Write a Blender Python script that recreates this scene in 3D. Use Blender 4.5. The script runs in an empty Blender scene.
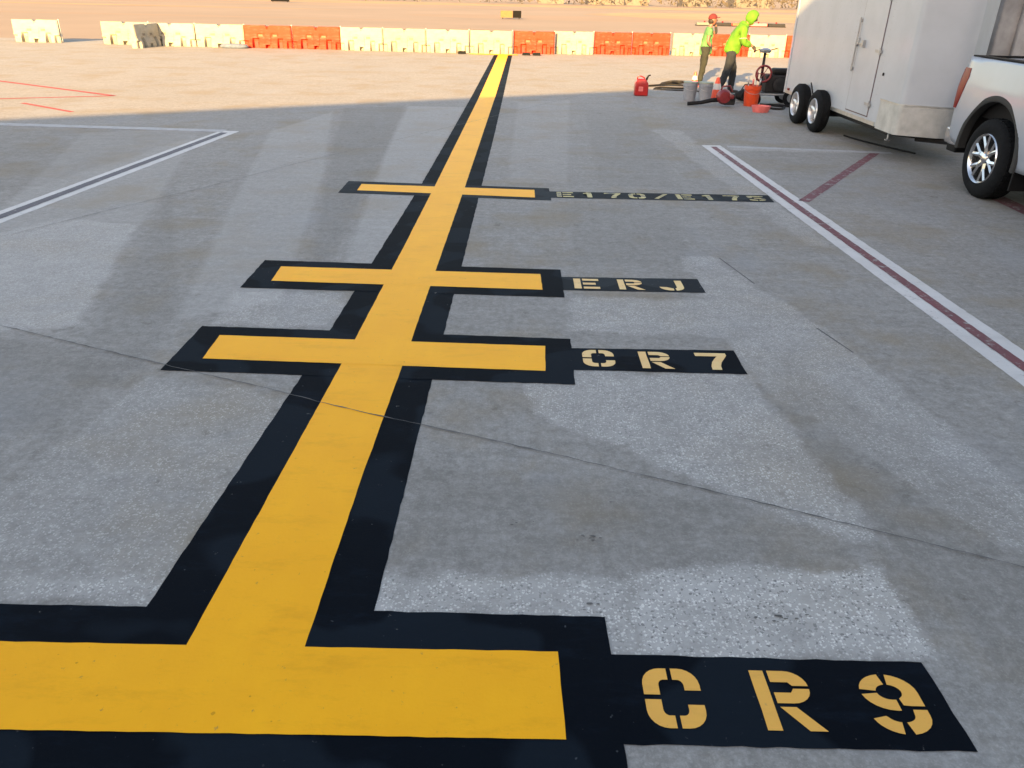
import bpy, bmesh, math, random
from mathutils import Vector, Matrix
random.seed(7)
C = bpy.context.scene.collection
R = math.radians
PI = math.pi

# ------------------------------------------------------------------ materials
def nd(nt, t, **kw):
    n = nt.nodes.new(t)
    for k, v in kw.items():
        setattr(n, k, v)
    return n

def mat(name, col, rough=0.6, metal=0.0, var=0.08, scale=8.0, bump=0.0, bscale=60.0, col2=None, spec=0.5, coat=0.0, detail=5.0, vary=0.0):
    m = bpy.data.materials.new(name); m.use_nodes = True
    nt = m.node_tree; b = nt.nodes['Principled BSDF']
    tc = nd(nt, 'ShaderNodeTexCoord')
    n = nd(nt, 'ShaderNodeTexNoise'); n.inputs['Scale'].default_value = scale; n.inputs['Detail'].default_value = detail
    n.inputs['Roughness'].default_value = 0.6
    nt.links.new(tc.outputs['Object'], n.inputs['Vector'])
    rp = nd(nt, 'ShaderNodeValToRGB')
    a = [c * (1 - var) for c in col]; c2 = col2 if col2 else [min(1, c * (1 + var)) for c in col]
    rp.color_ramp.elements[0].position = 0.3; rp.color_ramp.elements[1].position = 0.7
    rp.color_ramp.elements[0].color = (*a, 1); rp.color_ramp.elements[1].color = (*c2, 1)
    nt.links.new(n.outputs['Fac'], rp.inputs['Fac'])
    nt.links.new(rp.outputs['Color'], b.inputs['Base Color'])
    b.inputs['Roughness'].default_value = rough; b.inputs['Metallic'].default_value = metal
    b.inputs['Specular IOR Level'].default_value = spec
    b.inputs['Coat Weight'].default_value = coat; b.inputs['Coat Roughness'].default_value = 0.08
    if vary > 0:      # each copy has faded a little differently
        oi = nd(nt, 'ShaderNodeObjectInfo'); mr = nd(nt, 'ShaderNodeMapRange'); mr.inputs['To Min'].default_value = 1 - vary; mr.inputs['To Max'].default_value = 1 + vary * .4
        nt.links.new(oi.outputs['Random'], mr.inputs['Value'])
        g_ = noise(nt, tc.outputs['Object'], 7, 7, .75, .50, .68, stretch=(1, 1, 2.2))
        hs = nd(nt, 'ShaderNodeHueSaturation'); nt.links.new(rp.outputs['Color'], hs.inputs['Color']); nt.links.new(mr.outputs[0], hs.inputs['Value'])
        cc = mixc(nt, math_n(nt, 'MULTIPLY', g_, .45), hs.outputs[0], (.16, .13, .10)); nt.links.new(cc, b.inputs['Base Color'])
    if bump > 0:
        n2 = nd(nt, 'ShaderNodeTexNoise'); n2.inputs['Scale'].default_value = bscale; n2.inputs['Detail'].default_value = 4
        nt.links.new(tc.outputs['Object'], n2.inputs['Vector'])
        bp = nd(nt, 'ShaderNodeBump'); bp.inputs['Strength'].default_value = bump; bp.inputs['Distance'].default_value = 0.01
        nt.links.new(n2.outputs['Fac'], bp.inputs['Height']); nt.links.new(bp.outputs['Normal'], b.inputs['Normal'])
    return m

def math_n(nt, op, a, b=None, clamp=False):
    n = nd(nt, 'ShaderNodeMath', operation=op); n.use_clamp = clamp
    for i, v in enumerate((a, b)):
        if v is None: continue
        if isinstance(v, (int, float)): n.inputs[i].default_value = v
        else: nt.links.new(v, n.inputs[i])
    return n.outputs[0]

def mixc(nt, fac, a, b, mode='MIX'):
    n = nd(nt, 'ShaderNodeMix', data_type='RGBA', blend_type=mode)
    if isinstance(fac, (int, float)): n.inputs[0].default_value = fac
    else: nt.links.new(fac, n.inputs[0])
    for i, v in ((6, a), (7, b)):
        if isinstance(v, tuple): n.inputs[i].default_value = (*v, 1)
        else: nt.links.new(v, n.inputs[i])
    return n.outputs[2]

def noise(nt, vec, scale, detail=4, rough=0.55, lo=None, hi=None, stretch=None):
    if stretch:
        mp = nd(nt, 'ShaderNodeMapping'); mp.inputs['Scale'].default_value = stretch
        nt.links.new(vec, mp.inputs['Vector']); vec = mp.outputs[0]
    n = nd(nt, 'ShaderNodeTexNoise'); n.inputs['Scale'].default_value = scale
    n.inputs['Detail'].default_value = detail; n.inputs['Roughness'].default_value = rough
    nt.links.new(vec, n.inputs['Vector'])
    o = n.outputs['Fac']
    if lo is not None:
        mr = nd(nt, 'ShaderNodeMapRange'); mr.inputs['From Min'].default_value = lo; mr.inputs['From Max'].default_value = hi
        nt.links.new(o, mr.inputs['Value']); o = mr.outputs[0]
    return o

def quad_mask(nt, vec, pts, soft=0.06):
    """mask of a convex polygon given counter-clockwise in ground metres"""
    out = None
    n = len(pts)
    area = sum(pts[i][0] * pts[(i + 1) % n][1] - pts[(i + 1) % n][0] * pts[i][1] for i in range(n))
    if area < 0: pts = pts[::-1]
    for i in range(n):
        (x0, y0), (x1, y1) = pts[i], pts[(i + 1) % n]
        dx, dy = x1 - x0, y1 - y0; L = math.hypot(dx, dy); nx, ny = -dy / L, dx / L
        dp = nd(nt, 'ShaderNodeVectorMath', operation='DOT_PRODUCT')
        nt.links.new(vec, dp.inputs[0]); dp.inputs[1].default_value = (nx / soft, ny / soft, 0)
        v = math_n(nt, 'ADD', dp.outputs['Value'], -(nx * x0 + ny * y0) / soft + 0.5, True)
        out = v if out is None else math_n(nt, 'MINIMUM', out, v)
    return out

def concrete_material():
    m = bpy.data.materials.new('apron_concrete'); m.use_nodes = True
    nt = m.node_tree; b = nt.nodes['Principled BSDF']
    geo = nd(nt, 'ShaderNodeNewGeometry'); P = geo.outputs['Position']
    # wobble so that worn areas have ragged edges
    wn = nd(nt, 'ShaderNodeTexNoise'); wn.inputs['Scale'].default_value = 3.2; wn.inputs['Detail'].default_value = 6
    nt.links.new(P, wn.inputs['Vector'])
    sc = nd(nt, 'ShaderNodeVectorMath', operation='MULTIPLY_ADD'); nt.links.new(wn.outputs['Color'], sc.inputs[0])
    sc.inputs[1].default_value = (.26, .26, 0); sc.inputs[2].default_value = (-.13, -.13, 0)
    ad = nd(nt, 'ShaderNodeVectorMath', operation='ADD'); nt.links.new(P, ad.inputs[0]); nt.links.new(sc.outputs[0], ad.inputs[1])
    W = ad.outputs[0]
    big = noise(nt, P, .55, 5, .6, .3, .7)
    mid = noise(nt, P, 2.6, 6, .65, .3, .7)
    drag = noise(nt, P, 3.0, 7, .7, .34, .66, stretch=(.30, 3.4, 1))
    drag2 = noise(nt, P, 5.0, 7, .75, .40, .66, stretch=(2.6, .35, 1))
    fine = noise(nt, P, 55, 3, .7, .25, .75)
    c = mixc(nt, big, (.238, .226, .208), (.325, .314, .297))
    c = mixc(nt, math_n(nt, 'MULTIPLY', mid, .6), c, (.355, .347, .335))
    c = mixc(nt, math_n(nt, 'MULTIPLY', drag, .60), c, (.200, .192, .180))
    c = mixc(nt, math_n(nt, 'MULTIPLY', drag2, .30), c, (.37, .36, .345))
    c = mixc(nt, math_n(nt, 'MULTIPLY', fine, .45), c, (.175, .168, .160))
    c = mixc(nt, math_n(nt, 'MULTIPLY', noise(nt, P, 7.5, 9, .85, .40, .60), .60), c, (.185, .178, .168))
    c = mixc(nt, math_n(nt, 'MULTIPLY', noise(nt, P, 19, 7, .85, .46, .66), .42), c, (.42, .41, .395))
    # brown / warm stains
    st = noise(nt, P, 1.0, 5, .6, .50, .68)
    c = mixc(nt, math_n(nt, 'MULTIPLY', st, .75), c, (.235, .205, .162))
    st2 = noise(nt, P, .8, 5, .6, .56, .72, stretch=(1, .6, 1))
    c = mixc(nt, math_n(nt, 'MULTIPLY', st2, .5), c, (.27, .275, .285))
    # long straight traffic lanes running away from the viewer
    for pts, w_, cc in (([(-5.05, 13.0), (-3.95, 9.0), (-2.55, 3.9), (-1.85, 3.9), (-2.35, 5.1), (-3.0, 8.2), (-3.9, 12.7)], .20, (.165, .158, .148)),
                        ([(-3.9, 12.7), (-3.0, 8.2), (-2.3, 4.9), (-1.55, 5.4), (-1.70, 6.17), (-2.75, 12.0), (-3.3, 15.5)], .26, (.40, .395, .385)),
                        ([(-3.3, 15.5), (-2.75, 12.0), (-1.70, 6.17), (-1.42, 6.17), (-1.90, 12.0), (-2.15, 16.0)], .30, (.17, .164, .155)),
                        ([(-2.15, 16.0), (-1.90, 12.0), (-1.42, 6.17), (-1.15, 6.17), (-1.05, 16.0)], .30, (.41, .405, .395)),
                        ([(-6.6, 12.2), (-4.9, 6.9), (-3.9, 4.7), (-2.9, 4.6), (-3.7, 7.8), (-5.05, 12.8)], .22, (.40, .395, .385)),
                        ([(.0, 17.0), (-.1, 9.4), (.6, 9.4), (1.1, 17.5)], .18, (.40, .39, .38)),
                        ([(1.3, 16.0), (1.0, 9.3), (1.9, 9.3), (2.4, 16)], .20, (.18, .174, .165)),
                        ([(.55, 8.4), (.5, 6.3), (1.5, 6.3), (1.7, 8.4)], .16, (.18, .174, .165))):
        q = quad_mask(nt, P, pts, .07)
        c = mixc(nt, math_n(nt, 'MULTIPLY', q, w_), c, cc)
    # ground-off lanes: lighter, with exposed pale aggregate
    lanes = [([(.44, 1.98), (.44, 2.42), (1.51, 2.46), (1.50, 1.98)], 1.0),
             ([(-.75, 1.98), (-.75, 2.36), (.44, 2.38), (.44, 1.98)], .75),
             ([(.1, 3.35), (.1, 4.25), (1.40, 4.25), (1.62, 2.45), (1.2, 2.8)], .55),
             ([(1.74, 6.6), (2.15, 5.0), (2.5, 2.6), (2.1, 2.6), (1.45, 4.2), (1.45, 6.6)], .40),
             ([(.4, 4.85), (.4, 5.55), (1.8, 5.5), (1.8, 4.85)], .45),
             ([(-4.4, 7.4), (-3.6, 7.2), (-2.9, 4.75), (-3.9, 4.6), (-4.8, 6.6)], .40),
             ([(-2.1, 4.0), (-1.2, 3.8), (-1.3, 2.3), (-2.4, 2.3)], .28),
             ([(-1.9, 2.18), (-1.9, 2.32), (-1.3, 2.32), (-1.3, 2.18)], .6),
             ([(-2.05, 4.85), (-2.05, 5.5), (-1.25, 5.5), (-1.25, 4.85)], .4),
             ([(2.28, 13.7), (2.72, 7), (2.95, 7), (2.75, 13.7)], .30),
             ([(3.2, 11.9), (3.2, 12.15), (5.2, 12.1), (5.2, 11.9)], .45)]
    worn = None
    for pts, w in lanes:
        q = math_n(nt, 'MULTIPLY', quad_mask(nt, W, pts), w)
        worn = q if worn is None else math_n(nt, 'MAXIMUM', worn, q)
    patchy = noise(nt, P, 4.0, 6, .7, .28, .62)
    wf = math_n(nt, 'MULTIPLY', worn, patchy)
    c = mixc(nt, math_n(nt, 'MULTIPLY', math_n(nt, 'ADD', wf, math_n(nt, 'MULTIPLY', worn, .5)), .45, True), c, (.46, .452, .44))
    vo = nd(nt, 'ShaderNodeTexVoronoi'); vo.inputs['Scale'].default_value = 82; dn = nd(nt, 'ShaderNodeTexNoise'); dn.inputs['Scale'].default_value = 95; dn.inputs['Detail'].default_value = 3; nt.links.new(P, dn.inputs['Vector'])
    dv = nd(nt, 'ShaderNodeVectorMath', operation='MULTIPLY_ADD'); nt.links.new(dn.outputs['Color'], dv.inputs[0]); dv.inputs[1].default_value = (.020, .020, .02); nt.links.new(P, dv.inputs[2])
    nt.links.new(dv.outputs[0], vo.inputs['Vector'])
    sep = nd(nt, 'ShaderNodeSeparateColor'); nt.links.new(vo.outputs['Color'], sep.inputs[0])
    chip = math_n(nt, 'MULTIPLY', math_n(nt, 'GREATER_THAN', sep.outputs[0], .52), math_n(nt, 'LESS_THAN', vo.outputs['Distance'], .42))
    dchip = math_n(nt, 'MULTIPLY', math_n(nt, 'LESS_THAN', sep.outputs[1], .30), math_n(nt, 'LESS_THAN', vo.outputs['Distance'], .5))
    wk = math_n(nt, 'MULTIPLY', worn, math_n(nt, 'ADD', patchy, .25), True)
    c = mixc(nt, math_n(nt, 'MULTIPLY', dchip, math_n(nt, 'MULTIPLY', wk, .75)), c, (.17, .168, .165))
    c = mixc(nt, math_n(nt, 'MULTIPLY', chip, math_n(nt, 'ADD', math_n(nt, 'MULTIPLY', wk, .8), .09, True)), c, (.57, .56, .535))
    # darker used lanes
    darks = [([(-3.4, 4.6), (-2.3, 4.2), (-2.35, 3.4), (-3.4, 3.2)], .26),
             ([(-.45, 2.45), (-.45, 3.2), (1.0, 2.9), (1.3, 2.5)], .26),
             ([(1.62, 4.3), (1.75, 4.5), (2.6, 2.2), (1.65, 1.4), (1.55, 2.4), (1.3, 3.0)], .22),
             ([(-9, 12.4), (-4.8, 12.4), (-5.4, 8.4), (-9, 8.4)], .22),
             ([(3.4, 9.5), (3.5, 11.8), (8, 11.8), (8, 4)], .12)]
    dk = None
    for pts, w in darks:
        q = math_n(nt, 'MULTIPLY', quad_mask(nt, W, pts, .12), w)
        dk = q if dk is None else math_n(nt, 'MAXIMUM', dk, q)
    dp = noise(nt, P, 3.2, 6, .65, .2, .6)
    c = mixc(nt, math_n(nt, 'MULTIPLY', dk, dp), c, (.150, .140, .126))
    # oil spots, rubber flecks, chips
    sp = noise(nt, P, 4.2, 6, .7, .62, .72)
    c = mixc(nt, math_n(nt, 'MULTIPLY', sp, .5), c, (.12, .108, .093))
    fl = noise(nt, P, 22, 5, .7, .70, .76, stretch=(1, 2.2, 1))
    c = mixc(nt, math_n(nt, 'MULTIPLY', fl, .6), c, (.07, .065, .06))
    wf2 = noise(nt, P, 13, 6, .75, .66, .74)
    c = mixc(nt, math_n(nt, 'MULTIPLY', wf2, .35), c, (.48, .48, .47))
    bc = nd(nt, 'ShaderNodeBrightContrast'); bc.inputs['Contrast'].default_value = .28; bc.inputs['Bright'].default_value = .068
    nt.links.new(c, bc.inputs['Color']); nt.links.new(bc.outputs[0], b.inputs['Base Color'])
    b.inputs['Roughness'].default_value = .88; b.inputs['Specular IOR Level'].default_value = .3
    hb = math_n(nt, 'ADD', math_n(nt, 'MULTIPLY', fine, .5), math_n(nt, 'MULTIPLY', math_n(nt, 'MULTIPLY', vo.outputs['Distance'], worn), 1.2))
    bp = nd(nt, 'ShaderNodeBump'); bp.inputs['Strength'].default_value = .35; bp.inputs['Distance'].default_value = .004
    nt.links.new(hb, bp.inputs['Height']); nt.links.new(bp.outputs['Normal'], b.inputs['Normal'])
    return m

def paint_material(name, col, dark, wear_col=(.30, .295, .285), wear=0.0, rough=.55, spec=.4, patch=None, wscale=18):
    m = bpy.data.materials.new(name); m.use_nodes = True
    nt = m.node_tree; b = nt.nodes['Principled BSDF']
    P = nd(nt, 'ShaderNodeNewGeometry').outputs['Position']
    a = noise(nt, P, 2.2, 6, .6, .3, .7); f = noise(nt, P, 40, 4, .7, .3, .75)
    roll = noise(nt, P, 12, 5, .6, .35, .65, stretch=(1, .10, 1))
    scuff = noise(nt, P, 4, 8, .8, .52, .66, stretch=(.5, 1.6, 1))
    c = mixc(nt, a, dark, col)
    c = mixc(nt, math_n(nt, 'MULTIPLY', f, .18), c, dark)
    c = mixc(nt, math_n(nt, 'MULTIPLY', roll, .35), c, dark)
    if sum(col) > .3: c = mixc(nt, math_n(nt, 'MULTIPLY', scuff, .30), c, tuple(x * .66 for x in dark))
    else: c = mixc(nt, math_n(nt, 'MULTIPLY', scuff, .55), c, tuple(x * 2.3 for x in col))
    if patch:
        pm = noise(nt, P, 1.9, 2, .3, .50, .53)
        c = mixc(nt, math_n(nt, 'MULTIPLY', pm, .7), c, patch)
    sp = noise(nt, P, 31, 2, .5, .75, .78)
    c = mixc(nt, math_n(nt, 'MULTIPLY', sp, .55), c, tuple(x * .45 for x in dark) if sum(col) > .3 else (.10, .11, .12))
    if wear > 0:
        w = noise(nt, P, wscale, 7, .75, .66 - wear * .3, .74 - wear * .22)
        c = mixc(nt, w, c, wear_col)
    nt.links.new(c, b.inputs['Base Color'])
    b.inputs['Roughness'].default_value = rough; b.inputs['Specular IOR Level'].default_value = spec
    bp = nd(nt, 'ShaderNodeBump'); bp.inputs['Strength'].default_value = .35; bp.inputs['Distance'].default_value = .003
    nt.links.new(noise(nt, P, 70, 4, .7), bp.inputs['Height']); nt.links.new(bp.outputs['Normal'], b.inputs['Normal'])
    return m

M = {}
M['concrete'] = concrete_material()
M['yellow'] = paint_material('yellow_paint', (.97, .465, .006), (.89, .40, .005), wear=.10, wear_col=(.42, .24, .05), wscale=32, spec=.15)
M['letter'] = paint_material('stencil_yellow', (.82, .42, .05), (.74, .38, .06), wear=.08, wear_col=(.12, .11, .09), wscale=30)
M['letter_pale'] = paint_material('stencil_cream', (.74, .60, .28), (.72, .42, .13), wear=.14, wear_col=(.10, .10, .09), wscale=26)
M['letter_worn'] = paint_material('worn_stencil_yellow', (.50, .42, .16), (.36, .28, .08), wear=.62, wear_col=(.025, .03, .035), wscale=9)
M['black'] = paint_material('black_paint', (.0026, .0050, .0090), (.0018, .0036, .0070), patch=(.0085, .0140, .0215), wear=.01, rough=.8, spec=.05)
M['black_old'] = paint_material('black_paint_worn', (.009, .013, .019), (.005, .008, .013), patch=(.020, .027, .034), wear=.13, rough=.8, spec=.12, wear_col=(.12, .125, .13))
M['white_line'] = paint_material('white_line_paint', (.62, .61, .60), (.50, .49, .48), wear=.26, wscale=9, rough=.75)
M['white_faint'] = paint_material('faded_white_paint', (.42, .42, .43), (.36, .36, .37), wear=.55, wscale=7, rough=.8)
M['maroon'] = paint_material('maroon_paint', (.185, .058, .070), (.125, .050, .060), wear=.42, wscale=11, rough=.75)
M['dark_line'] = paint_material('dark_line_paint', (.12, .11, .125), (.09, .085, .10), wear=.25, wscale=9, rough=.75)
M['red_line'] = paint_material('red_line_paint', (.36, .035, .02), (.30, .03, .02), wear=.2, wscale=6, rough=.7)
M['joint'] = mat('joint_sealant', (.095, .09, .088), .8, var=.4, scale=4)
M['asphalt'] = mat('taxiway_asphalt', (.225, .168, .122), .9, var=.12, scale=.08, bump=.2, bscale=8)
M['pale_slab'] = mat('taxiway_concrete', (.235, .165, .11), .9, var=.06, scale=.1)
M['grass'] = mat('dry_grass', (.31, .20, .10), .95, var=.18, scale=.12, bump=.4, bscale=3)
M['white_plastic'] = mat('white_barrier_plastic', (.33, .31, .25), .6, var=.14, scale=4, spec=.2, vary=.22)
M['orange_plastic'] = mat('orange_barrier_plastic', (.42, .028, .008), .6, var=.14, scale=4, spec=.2, vary=.22)
M['logo_grey'] = mat('grey_moulded_mark', (.13, .12, .10), .6)
M['logo_orange'] = mat('pale_orange_mark', (.40, .085, .04), .6)
M['black_plastic'] = mat('black_plastic', (.010, .010, .011), .7, var=.2, spec=.2)
M['rubber'] = mat('tyre_rubber', (.0085, .0095, .011), .9, var=.25, scale=20, bump=.3, spec=.15)
M['chrome'] = mat('bright_metal', (.62, .62, .63), .2, 1.0, var=.05)
M['alu'] = mat('brushed_aluminium', (.50, .50, .48), .42, .85, var=.12, scale=10)
M['steel'] = mat('galvanised_steel', (.38, .39, .40), .45, .7, var=.15, scale=15)
M['dark_steel'] = mat('dark_steel', (.022, .022, .024), .7, .2, var=.3, spec=.25)
M['trailer_white'] = mat('trailer_white_skin', (.405, .435, .47), .42, var=.06, scale=2.2, coat=.12)
M['silver_paint'] = mat('silver_car_paint', (.33, .37, .435), .36, .25, var=.03, scale=3, coat=.35)
M['trim'] = mat('charcoal_trim', (.016, .017, .018), .7, var=.15)
M['glass_dark'] = mat('tinted_glass', (.012, .014, .016), .06, var=.1, coat=.5)
M['red_lens'] = mat('red_lens', (.17, .004, .006), .35, var=.15, spec=.3)
M['clear_lens'] = mat('clear_lens', (.7, .7, .72), .1, var=.05, coat=.6)
M['amber'] = mat('amber_lens', (.7, .22, .03), .2)
M['red_can'] = mat('red_can_plastic', (.34, .012, .012), .35, var=.12)
M['orange_bucket'] = mat('orange_bucket_plastic', (.60, .06, .012), .4, var=.1)
M['cone_orange'] = mat('cone_orange', (.75, .08, .03), .45, var=.1)
M['cone_white'] = mat('reflective_white', (.45, .45, .45), .4)
M['pail'] = mat('grey_pail_plastic', (.22, .24, .275), .5, var=.15, scale=12)
M['pail_lid'] = mat('greenish_paint_lid', (.26, .30, .24), .6, var=.25, scale=20)
M['machine_red'] = mat('machine_red', (.17, .016, .020), .4, var=.25, scale=15)
M['pink'] = mat('faded_red_plastic', (.66, .16, .15), .5, var=.15)
M['skin'] = mat('skin', (.22, .10, .065), .55, var=.06)
M['lime'] = mat('lime_shirt_cloth', (.075, .20, .065), .85, var=.2, scale=12, bump=.5, bscale=25)
M['hivis'] = mat('hivis_jacket_cloth', (.075, .20, .006), .8, var=.25, scale=9, bump=.7, bscale=16)
M['reflective'] = mat('reflective_tape', (.62, .64, .60), .4, var=.05)
M['trouser_olive'] = mat('olive_trousers', (.016, .019, .015), .9, var=.25, scale=9, bump=.6, bscale=18)
M['trouser_dark'] = mat('dark_jeans', (.012, .016, .022), .9, var=.3, scale=9, bump=.6, bscale=18)
M['boot'] = mat('dark_boots', (.02, .018, .018), .6)
M['cap_red'] = mat('red_cap_cloth', (.11, .012, .014), .85)
M['hair'] = mat('dark_hair', (.02, .015, .012), .7)
M['glove'] = mat('dark_glove', (.03, .03, .032), .8)
M['pier'] = mat('weathered_concrete', (.34, .335, .33), .9, var=.3, scale=2.2, bump=.5, bscale=9)
M['pier_light'] = mat('light_conduit', (.42, .40, .36), .7)
M['wall'] = mat('terminal_wall', (.42, .40, .37), .8, var=.06, scale=.8)
M['sign_amber'] = mat('airfield_sign_yellow', (.24, .058, .003), .5)
M['sign_black'] = mat('airfield_sign_black', (.006, .006, .006), .8, spec=.1)
M['foliage'] = mat('scrub_leaves', (.085, .072, .056), .9, var=.4, scale=2)  # leaf tone pulled towards the field: distance haze put into the colour
M['shed'] = mat('grey_shed_cladding', (.12, .105, .09), .7, var=.1, scale=.5)
M['shed_roof'] = mat('shed_roof', (.10, .09, .08), .6)
M['sandbag'] = mat('blue_grey_sandbag', (.10, .13, .19), .9, var=.2)

# ------------------------------------------------------------------ helpers
def tag(o, label=None, cat=None, group=None, kind=None):
    if label: o['label'] = label
    if cat: o['category'] = cat
    if group: o['group'] = group
    if kind: o['kind'] = kind
    return o

def empty(name, loc, label, cat, group=None, rz=0):
    o = bpy.data.objects.new(name, None); C.objects.link(o)
    o.location = loc; o.rotation_euler = (0, 0, rz); o.empty_display_size = .2
    return tag(o, label, cat, group)

def obj(name, bm, m, parent=None, smooth=False, angle=None, bevel=0, bseg=2):
    me = bpy.data.meshes.new(name)
    bmesh.ops.recalc_face_normals(bm, faces=bm.faces)
    bm.to_mesh(me); bm.free()
    me.materials.append(m)
    if smooth:
        for p in me.polygons: p.use_smooth = True
        if angle: me.set_sharp_from_angle(angle=R(angle))
    o = bpy.data.objects.new(name, me); C.objects.link(o)
    if parent: o.parent = parent
    if bevel:
        md = o.modifiers.new('bevel', 'BEVEL'); md.width = bevel; md.segments = bseg; md.limit_method = 'ANGLE'; md.angle_limit = R(35)
    return o

def nb(): return bmesh.new()

def box(bm, x0, x1, y0, y1, z0, z1, rz=0, c=None):
    vs = [Vector((x, y, z)) for x in (x0, x1) for y in (y0, y1) for z in (z0, z1)]
    if rz:
        cc = Vector(c) if c else Vector(((x0 + x1) / 2, (y0 + y1) / 2, 0)); m = Matrix.Rotation(rz, 3, 'Z')
        vs = [m @ (v - cc) + cc for v in vs]
    v = [bm.verts.new(p) for p in vs]
    for f in ((0, 1, 3, 2), (4, 6, 7, 5), (0, 4, 5, 1), (2, 3, 7, 6), (0, 2, 6, 4), (1, 5, 7, 3)):
        bm.faces.new([v[i] for i in f])
    return bm

def tube(bm, pts, r, seg=10, cap=True):
    """round tube through pts; r a number or one per point"""
    pts = [Vector(p) for p in pts]; rr = r if isinstance(r, (list, tuple)) else [r] * len(pts)
    rings = []; prev = None
    for i, p in enumerate(pts):
        d = (pts[min(i + 1, len(pts) - 1)] - pts[max(i - 1, 0)]).normalized()
        if prev is None:
            up = Vector((0, 0, 1)) if abs(d.z) < .9 else Vector((1, 0, 0))
            s = d.cross(up).normalized()
        else:
            s = (prev - d * prev.dot(d)).normalized()
        prev = s; t = d.cross(s)
        rings.append([bm.verts.new(p + (s * math.cos(2 * PI * k / seg) + t * math.sin(2 * PI * k / seg)) * rr[i]) for k in range(seg)])
    for a, b in zip(rings, rings[1:]):
        for k in range(seg):
            bm.faces.new((a[k], a[(k + 1) % seg], b[(k + 1) % seg], b[k]))
    if cap:
        bm.faces.new(rings[0][::-1]); bm.faces.new(rings[-1])
    return bm

def lathe(bm, prof, seg=32, axis='Z', c=(0, 0, 0), close=False):
    """prof: list of (r, h)"""
    c = Vector(c); rings = []
    for r, h in prof:
        ring = []
        for k in range(seg):
            a = 2 * PI * k / seg
            if axis == 'Z': v = Vector((r * math.cos(a), r * math.sin(a), h))
            elif axis == 'X': v = Vector((h, r * math.cos(a), r * math.sin(a)))
            else: v = Vector((r * math.cos(a), h, r * math.sin(a)))
            ring.append(bm.verts.new(c + v))
        rings.append(ring)
    prs = list(zip(rings, rings[1:]))
    if close: prs.append((rings[-1], rings[0]))
    for a, b in prs:
        for k in range(seg):
            bm.faces.new((a[k], a[(k + 1) % seg], b[(k + 1) % seg], b[k]))
    if not close:
        for rg, (r, h) in ((rings[0], prof[0]), (rings[-1], prof[-1])):
            if r > 1e-4: bm.faces.new(rg)
    bmesh.ops.remove_doubles(bm, verts=bm.verts, dist=1e-6)
    return bm

def prism(bm, pts, z0, z1):
    a = [bm.verts.new((x, y, z0)) for x, y in pts]; b = [bm.verts.new((x, y, z1)) for x, y in pts]
    n = len(pts)
    bm.faces.new(a[::-1]); bm.faces.new(b)
    for i in range(n): bm.faces.new((a[i], a[(i + 1) % n], b[(i + 1) % n], b[i]))
    return bm

def flat(bm, pts, z, jit=0.0, step=.06):
    out = []
    n = len(pts)
    for i in range(n):
        p, q = Vector(pts[i]), Vector(pts[(i + 1) % n]); L = (q - p).length
        k = max(1, min(160, int(L / step))) if jit else 1
        nr = Vector((-(q - p).y, (q - p).x)).normalized() if L > 0 else Vector((0, 0))
        for j in range(k):
            w = p.lerp(q, j / k)
            if jit and j: w = w + nr * random.uniform(-jit, jit)
            out.append(w)
    bm.faces.new([bm.verts.new((v.x, v.y, z)) for v in out])
    return bm

def sheet(name, polys, z, m, parent=None, jit=0.0, kind=None):
    bm = nb()
    if z < .0166: z *= .4        # paint films are thin
    for p in polys: flat(bm, p, z, jit)
    bmesh.ops.triangulate(bm, faces=bm.faces)
    o = obj(name, bm, m, parent)
    if kind: o['kind'] = kind
    return o

def ribbon(pts, w):
    """strip of width w along pts -> list of quads (ground)"""
    P = [Vector(p) for p in pts]; L, Rr = [], []
    for i, p in enumerate(P):
        d = (P[min(i + 1, len(P) - 1)] - P[max(i - 1, 0)]).normalized(); nn = Vector((-d.y, d.x))
        ww = w[i] if isinstance(w, (list, tuple)) else w
        L.append(p + nn * ww / 2); Rr.append(p - nn * ww / 2)
    return [[L[i], L[i + 1], Rr[i + 1], Rr[i]] for i in range(len(P) - 1)]

def copy_tree(o, parent=None):
    c = o.copy(); C.objects.link(c)
    if parent: c.parent = parent
    for ch in list(o.children): copy_tree(ch, c)
    return c

def skin_bm(verts, edges, radii, sub=2):
    me = bpy.data.meshes.new('tmp'); me.from_pydata([tuple(v) for v in verts], edges, [])
    o = bpy.data.objects.new('tmp', me); C.objects.link(o)
    md = o.modifiers.new('s', 'SKIN'); md.use_smooth_shade = True
    for i, r in enumerate(radii):
        rr = r if isinstance(r, tuple) else (r, r)
        me.skin_vertices[0].data[i].radius = rr
        me.skin_vertices[0].data[i].use_root = (i == 0)
    s = o.modifiers.new('u', 'SUBSURF'); s.levels = sub; s.render_levels = sub
    dg = bpy.context.evaluated_depsgraph_get(); dg.update()
    ev = o.evaluated_get(dg); bm = bmesh.new(); em = bpy.data.meshes.new_from_object(ev)
    bm.from_mesh(em)
    bpy.data.objects.remove(o); bpy.data.meshes.remove(me); bpy.data.meshes.remove(em)
    return bm

def join_bm(a, b):
    me = bpy.data.meshes.new('t'); b.to_mesh(me); b.free(); a.from_mesh(me); bpy.data.meshes.remove(me)
    return a

def chain(*runs):
    """runs: list of [(point, radius), ...]; the first point of each run may be an int index of an earlier point"""
    V, E_, Rd = [], [], []
    for run in runs:
        prev = None
        for it in run:
            if isinstance(it, int): prev = it; continue
            V.append(it[0]); Rd.append(it[1])
            if prev is not None: E_.append((prev, len(V) - 1))
            prev = len(V) - 1
    return V, E_, Rd

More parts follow.
